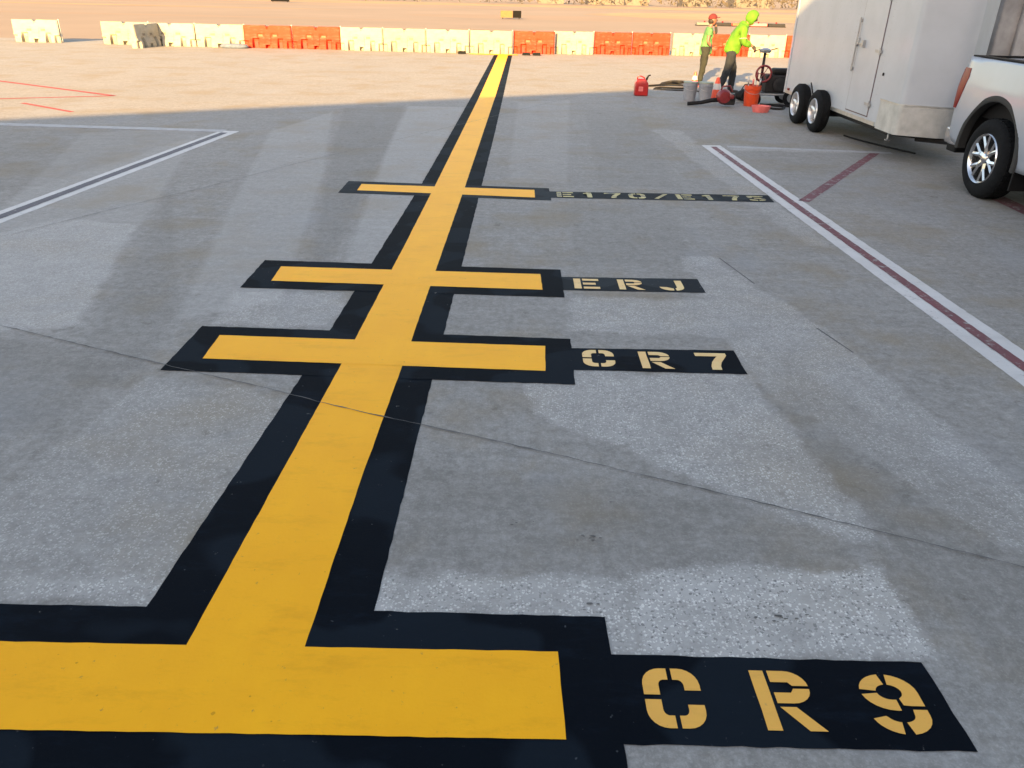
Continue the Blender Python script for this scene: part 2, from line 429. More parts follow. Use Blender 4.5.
# ------------------------------------------------------------------ setting
sheet('apron_ground', [[(-500, -400), (500, -400), (500, 33.5), (-500, 33.5)]], 0, M['concrete'], kind='structure')
sheet('taxiway_ground', [[(-900, 33.5), (900, 33.5), (900, 1500), (-900, 1500)]], 0, M['asphalt'], kind='structure')
g = nb()
def blob(bm, cx, cy, rx, ry, z, n=40, j=.06):
    bm.faces.new([bm.verts.new((cx + rx * math.cos(2 * PI * k / n) * random.uniform(1 - j, 1 + j), cy + ry * math.sin(2 * PI * k / n) * random.uniform(1 - j, 1 + j), z)) for k in range(n)])
blob(g, 6, 76, 16, 7, .005); blob(g, -40, 112, 70, 5, .005); blob(g, -45, 62, 40, 1.6, .005); blob(g, 25, 50, 30, 1.2, .005)
tag(obj('taxiway_path', g, M['pale_slab']), kind='structure')
g = nb(); blob(g, 42, 92, 34, 20, .01, 60); blob(g, 10, 138, 160, 12, .01, 60); blob(g, -60, 88, 42, 2.4, .01)
tag(obj('grass_ground', g, M['grass']), kind='structure')

# expansion joints in the concrete
joints = [[(-14, 9.2), (-8, 6.7), (-3.41, 4.73), (-2.04, 4.17), (-1.27, 3.86), (-1.03, 3.75), (-.67, 3.61), (-.05, 3.38), (1.14, 2.90), (2.10, 2.49), (6, .9)],
          [(-9, -1.0), (-5.6, 4.9), (-4.59, 6.70), (-4.08, 7.73), (-3.55, 8.71), (-2.82, 10.27), (-1.83, 12.14), (4.5, 24.4), (8.5, 32)]]
for J in joints:
    P = []
    for a, b in zip(J, J[1:]):
        a, b = Vector(a), Vector(b); k = max(1, int((b - a).length / .05))
        for i in range(k): P.append(a.lerp(b, i / k) + Vector((random.gauss(0, .0018), random.gauss(0, .0022))))
    P.append(Vector(J[-1]))
    sheet('pavement_joint', ribbon(P, [random.choice((.003, .004, .006, .007, .010)) for _ in P]), .0165, M['joint'], kind='structure')
sheet('pavement_joint', ribbon([(1.79, 6.57), (1.92, 5.91)], .012) + ribbon([(2.11, 5.01), (2.21, 4.60)], .012), .003, M['joint'], kind='structure')
# rubber marks and chips close to the camera
g = nb()
for cx, cy, n in ((1.0, 2.17, 16), (.34, 2.22, 5), (.36, 2.62, 8), (.05, 2.72, 5), (1.75, 3.2, 4), (.5, 2.88, 3)):
    for k in range(n):
        x = cx + random.gauss(0, .05); y = cy + random.gauss(0, .015); a = random.choice((.002, .003, .004, .006, .010))
        g.faces.new([g.verts.new((x + a * random.uniform(.8, 2) * math.cos(t), y + a * random.uniform(.4, .8) * math.sin(t), .003)) for t in (0, 1, 2, 3, 4, 5)])
tag(obj('rubber_flecks_ground', g, M['joint']), kind='structure')

# ------------------------------------------------------------------ lead-in line with stop bars
LL = [(1.80, -1.112), (1.99, -1.11), (3.0, -1.08), (4.64, -1.03), (6.9, -.985), (9.17, -.95), (17.73, -.84), (30.2, -.75)]
RL = [(1.80, -.70), (1.98, -.70), (3.0, -.695), (4.5, -.665), (6.0, -.645), (9.0, -.60), (17.7, -.50), (30.2, -.40)]
BL_ = [(2.1, -1.33), (4.12, -1.24), (5.5, -1.21), (6.3, -1.19), (9.1, -1.12), (12.6, -1.07), (17.7, -1.01), (30.2, -.90)]
BR_ = [(2.1, -.49), (4.1, -.47), (5.4, -.455), (6.2, -.44), (9.0, -.41), (12.6, -.37), (17.7, -.33), (30.2, -.25)]
line = empty('lead_in_line', (-.8, 2, 0), 'long yellow aircraft lead-in line with black edging running straight across the apron to the barriers', 'painted line')
def loc_sheet(name, polys, z, m, par, jit=0.0):
    o = sheet(name, [[(x - par.location.x, y - par.location.y) for x, y in p] for p in polys], z, m, par, jit); return o
loc_sheet('black_edging', [[(x, y) for y, x in BL_] + [(x, y) for y, x in BR_[::-1]]], .004, M['black'], line, .003)
loc_sheet('yellow_stripe', [[(x, y) for y, x in LL] + [(x, y) for y, x in RL[::-1]]], .0105, M['yellow'], line, .0015)
loc_sheet('end_stripe', [[(-1.80, 30.0), (-.05, 30.0), (-.05, 30.42), (-1.80, 30.42)]], .013, M['yellow'], line)

def gap_poly(o): return o
bars = [
 ('widest nearest yellow stop bar with thick black border, beside the letters CR9', 'black',
  [(-1.94, 1.975), (.18, 1.985), (.19, 1.63), (-1.94, 1.62)],
  [(-2.12, 2.16), (-1.3, 2.16), (-1.3, 2.165), (-.49, 2.165), (.36, 2.16), (.37, 1.45), (-2.12, 1.44)]),
 ('yellow stop bar with black border, second from the camera, beside the letters CR7', 'black',
  [(-1.92, 4.65), (.21, 4.59), (.20, 4.22), (-1.90, 4.29)],
  [(-2.09, 4.80), (.38, 4.72), (.37, 4.05), (-2.09, 4.12)]),
 ('yellow stop bar with black border, third from the camera, beside the letters ERJ', 'black',
  [(-1.91, 6.07), (.21, 6.02), (.22, 5.65), (-1.89, 5.72)],
  [(-2.09, 6.23), (.38, 6.15), (.38, 5.50), (-2.08, 5.56)]),
 ('farthest thin yellow stop bar with worn black border, beside the long E170/E175 strip', 'black_old',
  [(-1.81, 9.12), (.21, 9.01), (.21, 8.64), (-1.80, 8.80)],
  [(-1.99, 9.27), (.38, 9.12), (.39, 8.53), (-1.99, 8.67)])]
for lab, bm_, ye, bl in bars:
    t = empty('stop_bar', (-.8, (ye[0][1] + ye[2][1]) / 2, 0), lab, 'stop bar marking', 'yellow stop bars across the lead-in line')
    loc_sheet('black_border', [bl], .0075, M[bm_], t, .003)
    loc_sheet('yellow_bar', [ye], .0125, M['yellow'], t, .0015)

def arc(cx, cy, rx, ry, a0, a1, n=6):
    return [(cx + rx * math.cos(R(a0 + (a1 - a0) * i / n)), cy + ry * math.sin(R(a0 + (a1 - a0) * i / n))) for i in range(n + 1)]
def mx(p): return [(1 - x, y) for x, y in p]
def my(p): return [(x, 1 - y) for x, y in p]
def corner(e):
    return [(0, e)] + arc(.34, .72, .34, .28, 180, 90) + [(.46, 1), (.46, .80)] + arc(.38, .70, .10, .10, 90, 180) + [(.28, e)]
GL = {
 'C': [corner(.54), mx(corner(.62)), my(corner(.54)), mx(my(corner(.62)))],
 '0': [corner(.53), mx(corner(.53)), my(corner(.53)), mx(my(corner(.53)))],
 'R': [[(0, 0), (.25, 0), (.25, 1), (0, 1)],
       [(.32, 1)] + arc(.60, .74, .36, .26, 90, 0) + [(.68, .74), (.62, .80), (.32, .80)],
       [(.32, .44)] + [(.60, .44)] + arc(.60, .69, .36, .25, -90, 0)[1:] + [(.68, .69), (.62, .62), (.32, .62)],
       [(.34, .38), (.62, .38), (1.0, 0), (.70, 0)]],
 '9': [arc(.5, .69, .5, .31, 172, 98) + arc(.5, .69, .22, .13, 98, 172),
       arc(.5, .69, .5, .31, 82, 0) + [(1.0, .46), (.76, .46), (.64, .47), (.62, .58)] + arc(.5, .69, .22, .13, -30, 82),
       arc(.5, .69, .5, .31, 188, 268) + [(.56, .38), (.56, .56)] + arc(.5, .69, .22, .13, 268, 188),
       [(.76, .40), (1.0, .40)] + arc(.5, .31, .5, .31, 0, -80) + arc(.5, .31, .24, .12, -80, 0),
       arc(.5, .31, .5, .31, -100, -168) + [(.24, .29)] + arc(.5, .31, .24, .12, -160, -100)],
 '7': [[(0, 1), (1, 1), (1, .86), (.88, .66), (.74, .44), (.66, .22), (.64, 0), (.34, 0), (.36, .20), (.44, .44), (.56, .64), (.68, .80), (0, .80)]],
 'E': [[(0, 0), (.28, 0), (.28, 1), (0, 1)], [(.36, 1), (1, 1), (1, .80), (.36, .80)], [(.36, .60), (.86, .60), (.86, .40), (.36, .40)], [(.36, .20), (1, .20), (1, 0), (.36, 0)]],
 'J': [[(.68, 1), (.96, 1)] + arc(.60, .34, .36, .34, 0, -88) + [(.60, .20), (.68, .30)], [(0, .34), (.28, .32), (.52, .20), (.52, 0)] + arc(.44, .34, .44, .34, -90, -170)],
 '1': [[(.36, 0), (.66, 0), (.66, 1), (.40, 1), (.16, .84), (.16, .70), (.36, .76)]],
 '/': [[(0, 0), (.26, 0), (1, 1), (.74, 1)]],
 '5': [[(0, 1), (1, 1), (1, .80), (.28, .80), (.28, .54), (0, .54)], [(.34, .62)] + arc(.60, .33, .40, .29, 90, 4) + [(.72, .33), (.60, .42), (.34, .42)],
       [(1, .28)] + arc(.6, .30, .40, .30, -5, -90) + [(.54, 0), (.54, .20), (.66, .22), (.72, .28)], [(0, .28), (.28, .28), (.46, .20), (.46, 0), (.2, .02), (0, .12)]]}

def panel(lab, poly, m, text, x0s, w, y0s, h, lm):
    t = empty('lettered_panel', (poly[0][0], poly[-1][1], 0), lab, 'stencilled panel', 'black stencilled panels beside the stop bars')
    loc_sheet('black_panel', [poly], .0055, M[m], t, .003)
    for ch, x0, y0 in zip(text, x0s, y0s):
        loc_sheet('letter', [[(x0 + x * w, y0 + y * h) for x, y in p] for p in GL[ch]], .0105, M[lm], t, .0016)
    return t
panel('large black panel stencilled CR9 in yellow, nearest the camera', [(.355, 1.98), (1.44, 1.975), (1.45, 1.62), (.365, 1.62)], 'black', 'CR9',
      (.455, .825, 1.175), .19, (1.68, 1.68, 1.675), .24, 'letter')
panel('black panel stencilled CR7 in pale yellow, second row from the camera', [(.365, 4.57), (1.43, 4.59), (1.43, 4.24), (.365, 4.25)], 'black', 'CR7',
      (.44, .80, 1.16), .20, (4.30, 4.29, 4.29), .245, 'letter_pale')
panel('small black panel stencilled ERJ in cream and white, third row from the camera', [(.37, 5.97), (1.48, 5.99), (1.48, 5.67), (.37, 5.66)], 'black_old', 'ERJ',
      (.47, .82, 1.14), .20, (5.70, 5.70, 5.70), .23, 'letter_pale')
panel('long thin black strip stencilled E170/E175, ending at the white and maroon line', [(.38, 8.96), (2.91, 9.01), (2.89, 8.67), (.38, 8.66)], 'black_old', 'E170/E175',
      [.46 + .272 * i for i in range(9)], .19, [8.70 + .002 * i for i in range(9)], .235, 'letter_worn')

# other painted lines
def vec_ribbon_off(pts, w): return ribbon(pts, w)
t = empty('boundary_line', (3, 8, 0), 'wide white boundary line with maroon centre stripe running diagonally at the right', 'painted line')
c0, c1 = (2.98, 12.2), (3.30, 1.0)
loc_sheet('white_stripe', ribbon([(2.965, 12.28), (3.215, 4.45), (3.32, 1.2)], [.29, .33, .33]), .0042, M['white_line'], t, .004)
loc_sheet('maroon_stripe', ribbon([(2.975, 12.15), (3.22, 4.43), (3.325, 1.2)], .088), .0105, M['maroon'], t, .003)
t = empty('boundary_line', (-5, 10, 0), 'white line with dark centre stripe ending in a corner at the left', 'painted line')
loc_sheet('white_stripe', ribbon([(-4.52, 12.62), (-4.99, 7.4), (-5.4, 2.8)], [.30, .30, .30]), .0042, M['white_line'], t, .004)
loc_sheet('dark_stripe', ribbon([(-4.55, 12.45), (-4.99, 7.4), (-5.4, 2.8)], .11), .0105, M['dark_line'], t, .003)
loc_sheet('cross_stripe', [[(-4.6, 12.50), (-4.6, 12.72), (-12, 13.1), (-12, 12.85)]], .0070, M['white_faint'], t, .004)
t = empty('marking_line', (4.2, 10.3, 0), 'short faded maroon line angling from the white boundary line towards the trailer', 'painted line')
loc_sheet('maroon_stripe', ribbon([(3.24, 8.75), (5.36, 11.95)], .12), .0042, M['maroon'], t, .004)
t = empty('marking_line', (5.6, 7.5, 0), 'faded maroon line coming out from under the rear of the pickup truck', 'painted line')
loc_sheet('maroon_stripe', ribbon([(5.66, 9.6), (5.5, 5.6), (5.4, 3.4)], .22), .0042, M['maroon'], t, .004)
t = empty('marking_line', (4.2, 12, 0), 'faint worn white cross line ending under the trailer', 'painted line')
loc_sheet('white_stripe', ribbon([(3.2, 12.2), (5.6, 11.95)], .14), .0055, M['white_faint'], t, .004)
t = empty('marking_line', (-10, 16.6, 0), 'thin red zigzag line on the sunlit concrete at the far left', 'painted line')
loc_sheet('red_stripe', ribbon([(-14.5, 20.3), (-8.18, 16.55)], .12) + ribbon([(-8.18, 16.55), (-11.9, 14.9)], .10), .0042, M['red_line'], t)
loc_sheet('red_stripe_end', ribbon([(-9.28, 15.23), (-7.84, 14.25)], .09), .0042, M['red_line'], t)

# ------------------------------------------------------------------ water-filled barriers
def barrier_proto(main, mark, dark):
    root = bpy.data.objects.new('traffic_barrier', None)
    C.objects.link(root)
    L, Hh = 1.0, .76
    nx, nz = 40, 18
    def depth(x, z):
        # half thickness: wide foot, sloped to a slim top
        if z < .16: d = .20
        elif z < .34: d = .20 - (z - .16) / .18 * .09
        else: d = .11 - (z - .34) / .42 * .03
        u = abs(x)
        for cx, hw, top in ((.255, .055, .30), (.0, .030, .10)):
            if abs(u - cx) < hw and z < top: d = min(d, .055)
        if .07 < u < .215 and .12 < z < .50: d -= .018          # sunken lobes in the face
        if u > .40 and z < .22: d = min(d, .10)                  # foot cut back at the ends
        if u < .022 and z > .64: d = min(d, .045)
        return max(d, .03)
    bm = nb(); F_, B_ = [], []
    for j in range(nz + 1):
        z = Hh * j / nz
        fr, br = [], []
        for i in range(nx + 1):
            x = -L / 2 + L * i / nx
            zz = z
            if j == nz and abs(x) < .03: zz = z - .05
            e = 1 if 0 < i < nx else .8
            d = depth(x, z) * e
            fr.append(bm.verts.new((x, -d, zz))); br.append(bm.verts.new((x, d, zz)))
        F_.append(fr); B_.append(br)
    for j in range(nz):
        for i in range(nx):
            bm.faces.new((F_[j][i], F_[j][i + 1], F_[j + 1][i + 1], F_[j + 1][i]))
            bm.faces.new((B_[j][i + 1], B_[j][i], B_[j + 1][i], B_[j + 1][i + 1]))
        bm.faces.new((F_[j][0], F_[j + 1][0], B_[j + 1][0], B_[j][0]))
        bm.faces.new((F_[j][nx], B_[j][nx], B_[j + 1][nx], F_[j + 1][nx]))
    for i in range(nx):
        bm.faces.new((F_[nz][i], F_[nz][i + 1], B_[nz][i + 1], B_[nz][i]))
        bm.faces.new((F_[0][i + 1], F_[0][i], B_[0][i], B_[0][i + 1]))
    obj('body', bm, main, root, True, 30)
    for s in (-1, 1):
        bm = nb()
        box(bm, s * .15 - .045, s * .15 + .045, -.097, .097, .39, .46)
        obj('moulded_mark', bm, mark, root)
        bm = nb(); box(bm, s * .255 - .035, s * .255 + .035, -.062, .062, .01, .20)
        obj('forklift_slot', bm, dark, root)
    bm = nb(); lathe(bm, [(.03, 0), (.03, .025), (.02, .03)], 12, c=(0, 0, .70)); obj('fill_cap', bm, M['black_plastic'], root)
    bm = nb(); lathe(bm, [(.016, .02), (.016, .79)], 8, c=(.505, 0, 0)); obj('connector_pin', bm, M['steel'], root)
    return root
slotw = mat('shaded_slot_plastic', (.21, .195, .15), .6); sloto = mat('shaded_orange_slot_plastic', (.22, .016, .006), .6)  # darker copies of the barrier plastics: shade inside the slots put into the colour
protos = {'w': barrier_proto(M['white_plastic'], M['logo_grey'], slotw), 'o': barrier_proto(M['orange_plastic'], M['logo_orange'], sloto)}
used = set()
rows = [  # centre x, length, y, colour, label, rotation
 (-17.95, 1.70, 31.5, 'w', 'lone white plastic barrier standing apart at the far left of the row'),
 (-14.55, 1.72, 31.3, 'w', 'white barrier left of the end-on barrier, second from the left end of the row'),
 (-12.75, 1.76, 31.0, 'w', 'white barrier directly right of the end-on barrier'),
 (-10.95, 1.76, 31.0, 'w', 'white barrier with the blue-grey sandbag at its foot, touching the leftmost orange barrier'),
 (-9.2, 1.74, 31.0, 'o', 'leftmost orange barrier in the row'),
 (-7.42, 1.76, 31.0, 'o', 'orange barrier, right one of the left orange pair'),
 (-5.75, 1.54, 30.9, 'w', 'white barrier touching the right side of the left orange pair'),
 (-4.17, 1.54, 30.8, 'w', 'middle one of the three white barriers left of the yellow line end'),
 (-2.6, 1.54, 30.75, 'w', 'rightmost of the three white barriers left of the yellow line end'),
 (-1.02, 1.52, 30.75, 'w', 'white barrier standing on the yellow stripe where the lead-in line ends'),
 (.53, 1.50, 31.0, 'o', 'orange barrier just right of the yellow line end, between two white ones'),
 (2.02, 1.44, 31.4, 'w', 'single white barrier between two orange stretches right of the yellow line'),
 (3.47, 1.42, 31.6, 'o', 'left one of the orange pair behind the red fuel can'),
 (4.93, 1.42, 31.8, 'o', 'right one of the orange pair behind the red fuel can'),
 (6.50, 1.44, 32.0, 'w', 'white barrier behind the worker in the lime shirt'),
 (7.95, 1.38, 32.0, 'o', 'orange barrier seen between the two workers'),
 (9.35, 1.36, 32.0, 'w', 'white barrier to the right of the worker in the hooded jacket'),
 (10.75, 1.36, 32.0, 'o', 'orange barrier farthest right, partly behind the trailer')]
def place_barrier(x, L, y, c, lab, rz=0):
    src = protos[c]
    o = src if c not in used else copy_tree(src)
    used.add(c)
    o.location = (x, y, 0); o.scale = (L * .995, 1, 1); o.rotation_euler = (0, 0, rz + random.uniform(-.012, .012))
    tag(o, lab, 'traffic barrier', 'water-filled barriers in a row across the apron')
for r_ in rows: place_barrier(*r_)
place_barrier(-13.35, 1.5, 29.6 + .55, 'w', 'white barrier turned end-on in front of the row at the left', rz=R(82))

bm = nb(); lathe(bm, [(0, 0), (.30, .0), (.36, .06), (.30, .13), (0, .16)], 20)
for v in bm.verts: v.co.x *= 1.5; v.co.y *= .6
o = obj('sandbag', bm, M['sandbag'], smooth=True); o.location = (-10.35, 30.55, 0)
tag(o, 'blue-grey sandbag lying at the foot of a white barrier beside the left orange one', 'sandbag')
for x, lab in ((-2.05, 'small black rubber chock on the left end of the yellow end stripe'), (.25, 'small black rubber chock at the foot of the orange barrier, left one of two'), (.62, 'small black rubber chock at the foot of the orange barrier, right one of two')):
    bm = nb(); prism(bm, [(-.15, -.07), (.15, -.07), (.13, .07), (-.13, .07)], 0, .09)
    for v in bm.verts:
        if v.co.z > .05: v.co.y *= .3; v.co.x *= .95
    o = obj('wheel_chock', bm, M['rubber'], bevel=.008); o.location = (x, 30.1, .012)
    tag(o, lab, 'chock', 'rubber chocks in front of the barriers')

# ------------------------------------------------------------------ far field
def sign(loc, w1, w2, h, lab, cat='airfield sign'):
    t = empty('airfield_sign', loc, lab, cat)
    x0 = -(w1 + w2) / 2
    if w1: obj('amber_panel', box(nb(), x0, x0 + w1 - .01, -.09, .09, .10, h), M['sign_amber'], t, bevel=.01)
    obj('black_panel', box(nb(), x0 + w1, x0 + w1 + w2, -.09, .09, .10, h), M['sign_black'], t, bevel=.01)
    for s in (-.8, .8): obj('leg', box(nb(), s * (w1 + w2) / 2 - .04, s * (w1 + w2) / 2 + .04, -.04, .04, 0, .10), M['dark_steel'], t)
    return t
sign((-.75, 70, 0), 1.0, .68, .62, 'small low airfield sign, amber left half and black right half, beyond the barriers')
sign((-34, 122, 0), 0, 2.6, 1.3, 'plain black airfield sign at the top edge, beyond the orange barriers')

xs = [11.2 + 1.35 * i for i in range(7)]
pr = None
xs = xs[2:]
wb = [('low pale barricade, leftmost of the low line beyond the orange barriers', 'w'), ('low dark barricade in the far low line between the workers', 'k'),
      ('low red barricade just left of the hooded head in the far low line', 'r'), ('low pinkish red barricade just right of the hooded head', 'p'), ('low dark barricade, rightmost of the far low line', 'k')]
for x, (lab, k) in zip(xs, wb):
    t = empty('low_barricade', (x, 64.5, 0), lab, 'low barricade', 'low-profile barricades far behind the workers')
    mm = {'w': M['logo_grey'], 'k': M['dark_steel'], 'r': M['cone_orange'], 'p': M['pink']}[k]
    prof = [(-.30, 0), (.30, 0), (.22, .24), (-.22, .24)]
    bm = nb()
    a = [bm.verts.new((-.62, y, z)) for y, z in prof]; b = [bm.verts.new((.62, y, z)) for y, z in prof]
    bm.faces.new(a[::-1]); bm.faces.new(b)
    for i in range(4): bm.faces.new((a[i], a[(i + 1) % 4], b[(i + 1) % 4], b[i]))
    obj('body', bm, mm, t, bevel=.03)
    obj('base_strip', box(nb(), -.64, .64, -.34, .34, .0, .06), M['black_plastic'], t)
    bm = nb(); lathe(bm, [(.06, 0), (.06, .08), (.03, .10)], 10, c=(0, 0, .24)); obj('warning_lamp', bm, M['red_lens'], t)

# distant scrub: one mass
bm = nb()
for k in range(9000):
    x = random.uniform(-60, 150); y = 150 + random.uniform(0, 26); h = 1.2 + 2.4 * abs(math.sin(x * .21) * math.sin(x * .047 + 1)) + random.uniform(0, .8)
    if random.random() < .25 * (1 + math.sin(x * .33)): continue
    z = random.uniform(0, 1) ** .8 * h; s = random.uniform(.2, .6)
    d = [Vector((random.gauss(0, 1), random.gauss(0, 1), random.gauss(0, 1))).normalized() * s for _ in range(3)]
    c0 = Vector((x, y, z + .2))
    bm.faces.new([bm.verts.new(c0 + q) for q in d])
tag(obj('distant_scrub', bm, M['foliage']), 'dark distant scrub along the far edge of the airfield', 'scrub', kind='stuff')
shedlabs = ['pale grey shed at the horizon above the yellow line end', 'long low grey shed at the horizon left of the workers', 'small pale shed at the horizon above the red fuel can', 'grey hangar at the horizon just left of the lime-shirted worker', 'pale shed at the horizon directly above the hooded worker', 'wide grey hangar at the horizon, beside the trailer edge']
for (x, w, h), lab in zip(((6, 5, 2.6), (19, 12, 2.2), (34, 5, 3), (45, 7, 3.2), (58, 5, 3), (68, 11, 3.4)), shedlabs):
    t = empty('airfield_shed', (x, 168, 0), lab, 'shed', 'sheds on the far edge of the airfield')
    obj('wall', box(nb(), -w / 2, w / 2, 0, 6, 0, h), M['shed'], t)
    bm = nb(); vv = [(-w / 2 - .2, -.2, h + .01), (w / 2 + .2, -.2, h + .01), (w / 2 + .2, 6.2, h + .01), (-w / 2 - .2, 6.2, h + .01), (-w / 2 - .2, 3, h + 1), (w / 2 + .2, 3, h + 1)]
    V_ = [bm.verts.new(p) for p in vv]
    for f in ((0, 1, 5, 4), (3, 4, 5, 2), (0, 4, 3), (1, 2, 5), (0, 3, 2, 1)): bm.faces.new([V_[i] for i in f])
    obj('roof', bm, M['shed_roof'], t)
    obj('door', box(nb(), -w * .18, w * .18, -.06, -.005, 0, h * .75), M['shed_roof'], t)

# terminal building behind the camera: its roof edge casts the shade over the near apron
ang = math.atan(.56)
t = empty('terminal_building', (0, -9.35, 0), 'long pale terminal building behind the viewpoint that shades the near apron', 'building', rz=ang)
obj('wall', box(nb(), -105, 20, -16, 0, 0, 9.6), M['wall'], t)
obj('roof', box(nb(), -105.3, 20.3, -16.3, 0.05, 9.603, 10.0), M['shed_roof'], t)
for k in range(16):
    w = obj('window', box(nb(), -100 + k * 7.6, -100 + k * 7.6 + 4.6, .004, .05, 1.2, 3.6), M['glass_dark'], t)
    obj('frame', box(nb(), -100 + k * 7.6 + 2.25, -100 + k * 7.6 + 2.35, .052, .09, 1.15, 3.65), M['steel'], w)

# concrete pier right of the trailer
t = empty('concrete_pier', (8.25, 13.6, 0), 'weathered grey concrete pier standing behind the pickup at the right edge', 'pier')
bm = nb(); prism(bm, [(-1.05, -.7), (.9, -.7), (.9, .8), (-1.05, .8)], 0, 7)
obj('shaft', bm, M['pier'], t, bevel=.03)
for k, x in enumerate((-.78, -.42, .1, .5)):
    obj('rib', box(nb(), x, x + .12, -.78, -.703, 0, 7), M['pier'], t, bevel=.02)
bm = nb(); tube(bm, [(-.12, -.76, 0), (-.12, -.76, 6.8)], .05); obj('conduit', bm, M['pier_light'], t, True)
obj('footing', box(nb(), -1.25, 1.1, -.95, 1.0, 0, .25), M['pier'], t, bevel=.03)

# ------------------------------------------------------------------ wheels
def make_wheel(parent, name, c, r, w, rim_r, s, spokes, rim_mat, split=True):
    """s=-1: outer face towards -x. c = outer-face centre"""
    cx, cy, cz = c
    t = nb(); h = w
    prof = [(rim_r, .012), (rim_r + .015, 0), (r - .07, -.002), (r - .03, .010), (r - .006, .035), (r, .06), (r, h - .06), (r - .006, h - .035), (r - .03, h - .01), (rim_r + .01, h), (rim_r, h - .01), (rim_r - .012, h / 2)]
    lathe(t, [(a, b * -s) for a, b in prof], 56, 'X', c, close=True)
    ty = obj('wheel', t, M['rubber'], parent, True, 40)
    if name: ty.name = name
    tr = nb()                                                # tread blocks
    for k in range(44):
        a = 2 * PI * k / 44
        for j in range(3):
            x0 = (.045 + (w - .09) * j / 3) * -s; x1 = (.045 + (w - .09) * (j + 1) / 3 - .018) * -s
            vs = []
            for rr in (r - .004, r + .006):
                for aa in (a, a + .095):
                    for x in (x0, x1): vs.append(tr.verts.new((cx + x, cy + rr * math.cos(aa), cz + rr * math.sin(aa))))
            for f in ((0, 1, 3, 2), (4, 6, 7, 5), (0, 4, 5, 1), (2, 3, 7, 6), (0, 2, 6, 4), (1, 5, 7, 3)): tr.faces.new([vs[i] for i in f])
    obj('tread', tr, M['rubber'], ty)
    rb = nb()
    lathe(rb, [(rim_r + .004, .0), (rim_r - .012, -.006), (rim_r - .022, .02), (rim_r - .03, .10), (rim_r - .03, h - .02)], 48, 'X', c) if False else None
    pr_ = [(rim_r + .005, .006), (rim_r - .004, -.006), (rim_r - .016, .004), (rim_r - .026, .03), (rim_r - .03, w * .6), (rim_r - .022, w * .6), (rim_r - .01, .03)]
    lathe(rb, [(a, b * -s) for a, b in pr_], 48, 'X', c, close=True)
    def bar(r0, a0, r1, a1, w0, w1, d0, d1, th):
        p0 = Vector((0, r0 * math.cos(a0), r0 * math.sin(a0))); p1 = Vector((0, r1 * math.cos(a1), r1 * math.sin(a1)))
        n = (p1 - p0).normalized(); q = Vector((0, -n.z, n.y)); vs = []
        for p, ww, dd in ((p0, w0, d0), (p1, w1, d1)):
            for sg, xx in ((-1, dd + .012), (1, dd + .012), (1, dd + th), (-1, dd + th)):
                vs.append(rb.verts.new(Vector(c) + p + q * sg * ww / 2 + Vector((xx * -s, 0, 0))))
            vs.append(rb.verts.new(Vector(c) + p + Vector((dd * -s, 0, 0))))
        A, B = vs[:5], vs[5:]
        rb.faces.new((A[0], A[4], B[4], B[0])); rb.faces.new((A[4], A[1], B[1], B[4])); rb.faces.new((A[1], A[2], B[2], B[1])); rb.faces.new((A[2], A[3], B[3], B[2])); rb.faces.new((A[3], A[0], B[0], B[3]))
        rb.faces.new(A[::-1]); rb.faces.new(B)
    for k in range(spokes):
        a = 2 * PI * k / spokes + .3
        if split:
            bar(.05, a, rim_r * .50, a, .075, .062, .025, .018, .05)
            for sg in (-1, 1): bar(rim_r * .42, a + sg * .05, rim_r - .018, a + sg * .24, .046, .040, .018, .012, .05)
        else:
            bar(.04, a, rim_r - .016, a, .075, .052, .03, .015, .05)
    rim = obj('rim', rb, rim_mat, ty, True, 30)
    hb = nb(); lathe(hb, [(0, .008 * -s), (.03, .008 * -s), (.052, .02 * -s), (.06, .06 * -s)], 20, 'X', c); obj('hub_cap', hb, rim_mat, ty, True, 40)
    bk = nb(); lathe(bk, [(0, .075 * -s), (rim_r - .032, .078 * -s), (rim_r - .032, .09 * -s), (0, .09 * -s)], 32, 'X', c); obj('brake_disc', bk, M['dark_steel'], ty)
    return ty

# ------------------------------------------------------------------ enclosed trailer
TX, TY = 5.18, 13.9
tr = empty('enclosed_trailer', (5.98, 13.9, 0), 'tall white enclosed cargo trailer with side door and twin wheels, hitched behind the pickup', 'trailer')
def tl(p): return [(x - 5.98, y - 13.9) for x, y in p]
XR = 6.45
def outline(off=0.0):
    P = [(5.18 - off, 16.1)]
    P += [(5.18 - off + .10 * (1 - math.cos(R(a))), 11.20 - (.10 + off) * math.sin(R(a))) for a in range(0, 76, 15)]
    P += [(5.66, 10.90 - off), (5.78, 10.89 - off), (5.88, 10.93 - off)]
    P += [(XR + off - .10 * (1 - math.cos(R(a))), 11.70 - (.10 + off) * math.sin(R(a))) for a in range(60, -1, -15)]
    P += [(XR + off, 16.1)]
    return tl(P)
ZB, ZT = .40, 2.42
bm = nb(); prism(bm, outline(), ZB, ZT); obj('body', bm, M['trailer_white'], tr, True, 30)
bm = nb(); prism(bm, outline(.012), ZT + .001, ZT + .05); obj('roof', bm, M['alu'], tr, True, 30)
bm = nb(); prism(bm, tl([(5.30, 16.0), (5.30, 11.6), (5.72, 11.25), (5.84, 11.25), (6.3, 11.9), (6.3, 16.0)]), .31, ZB - .001); obj('floor_frame', bm, M['dark_steel'], tr)
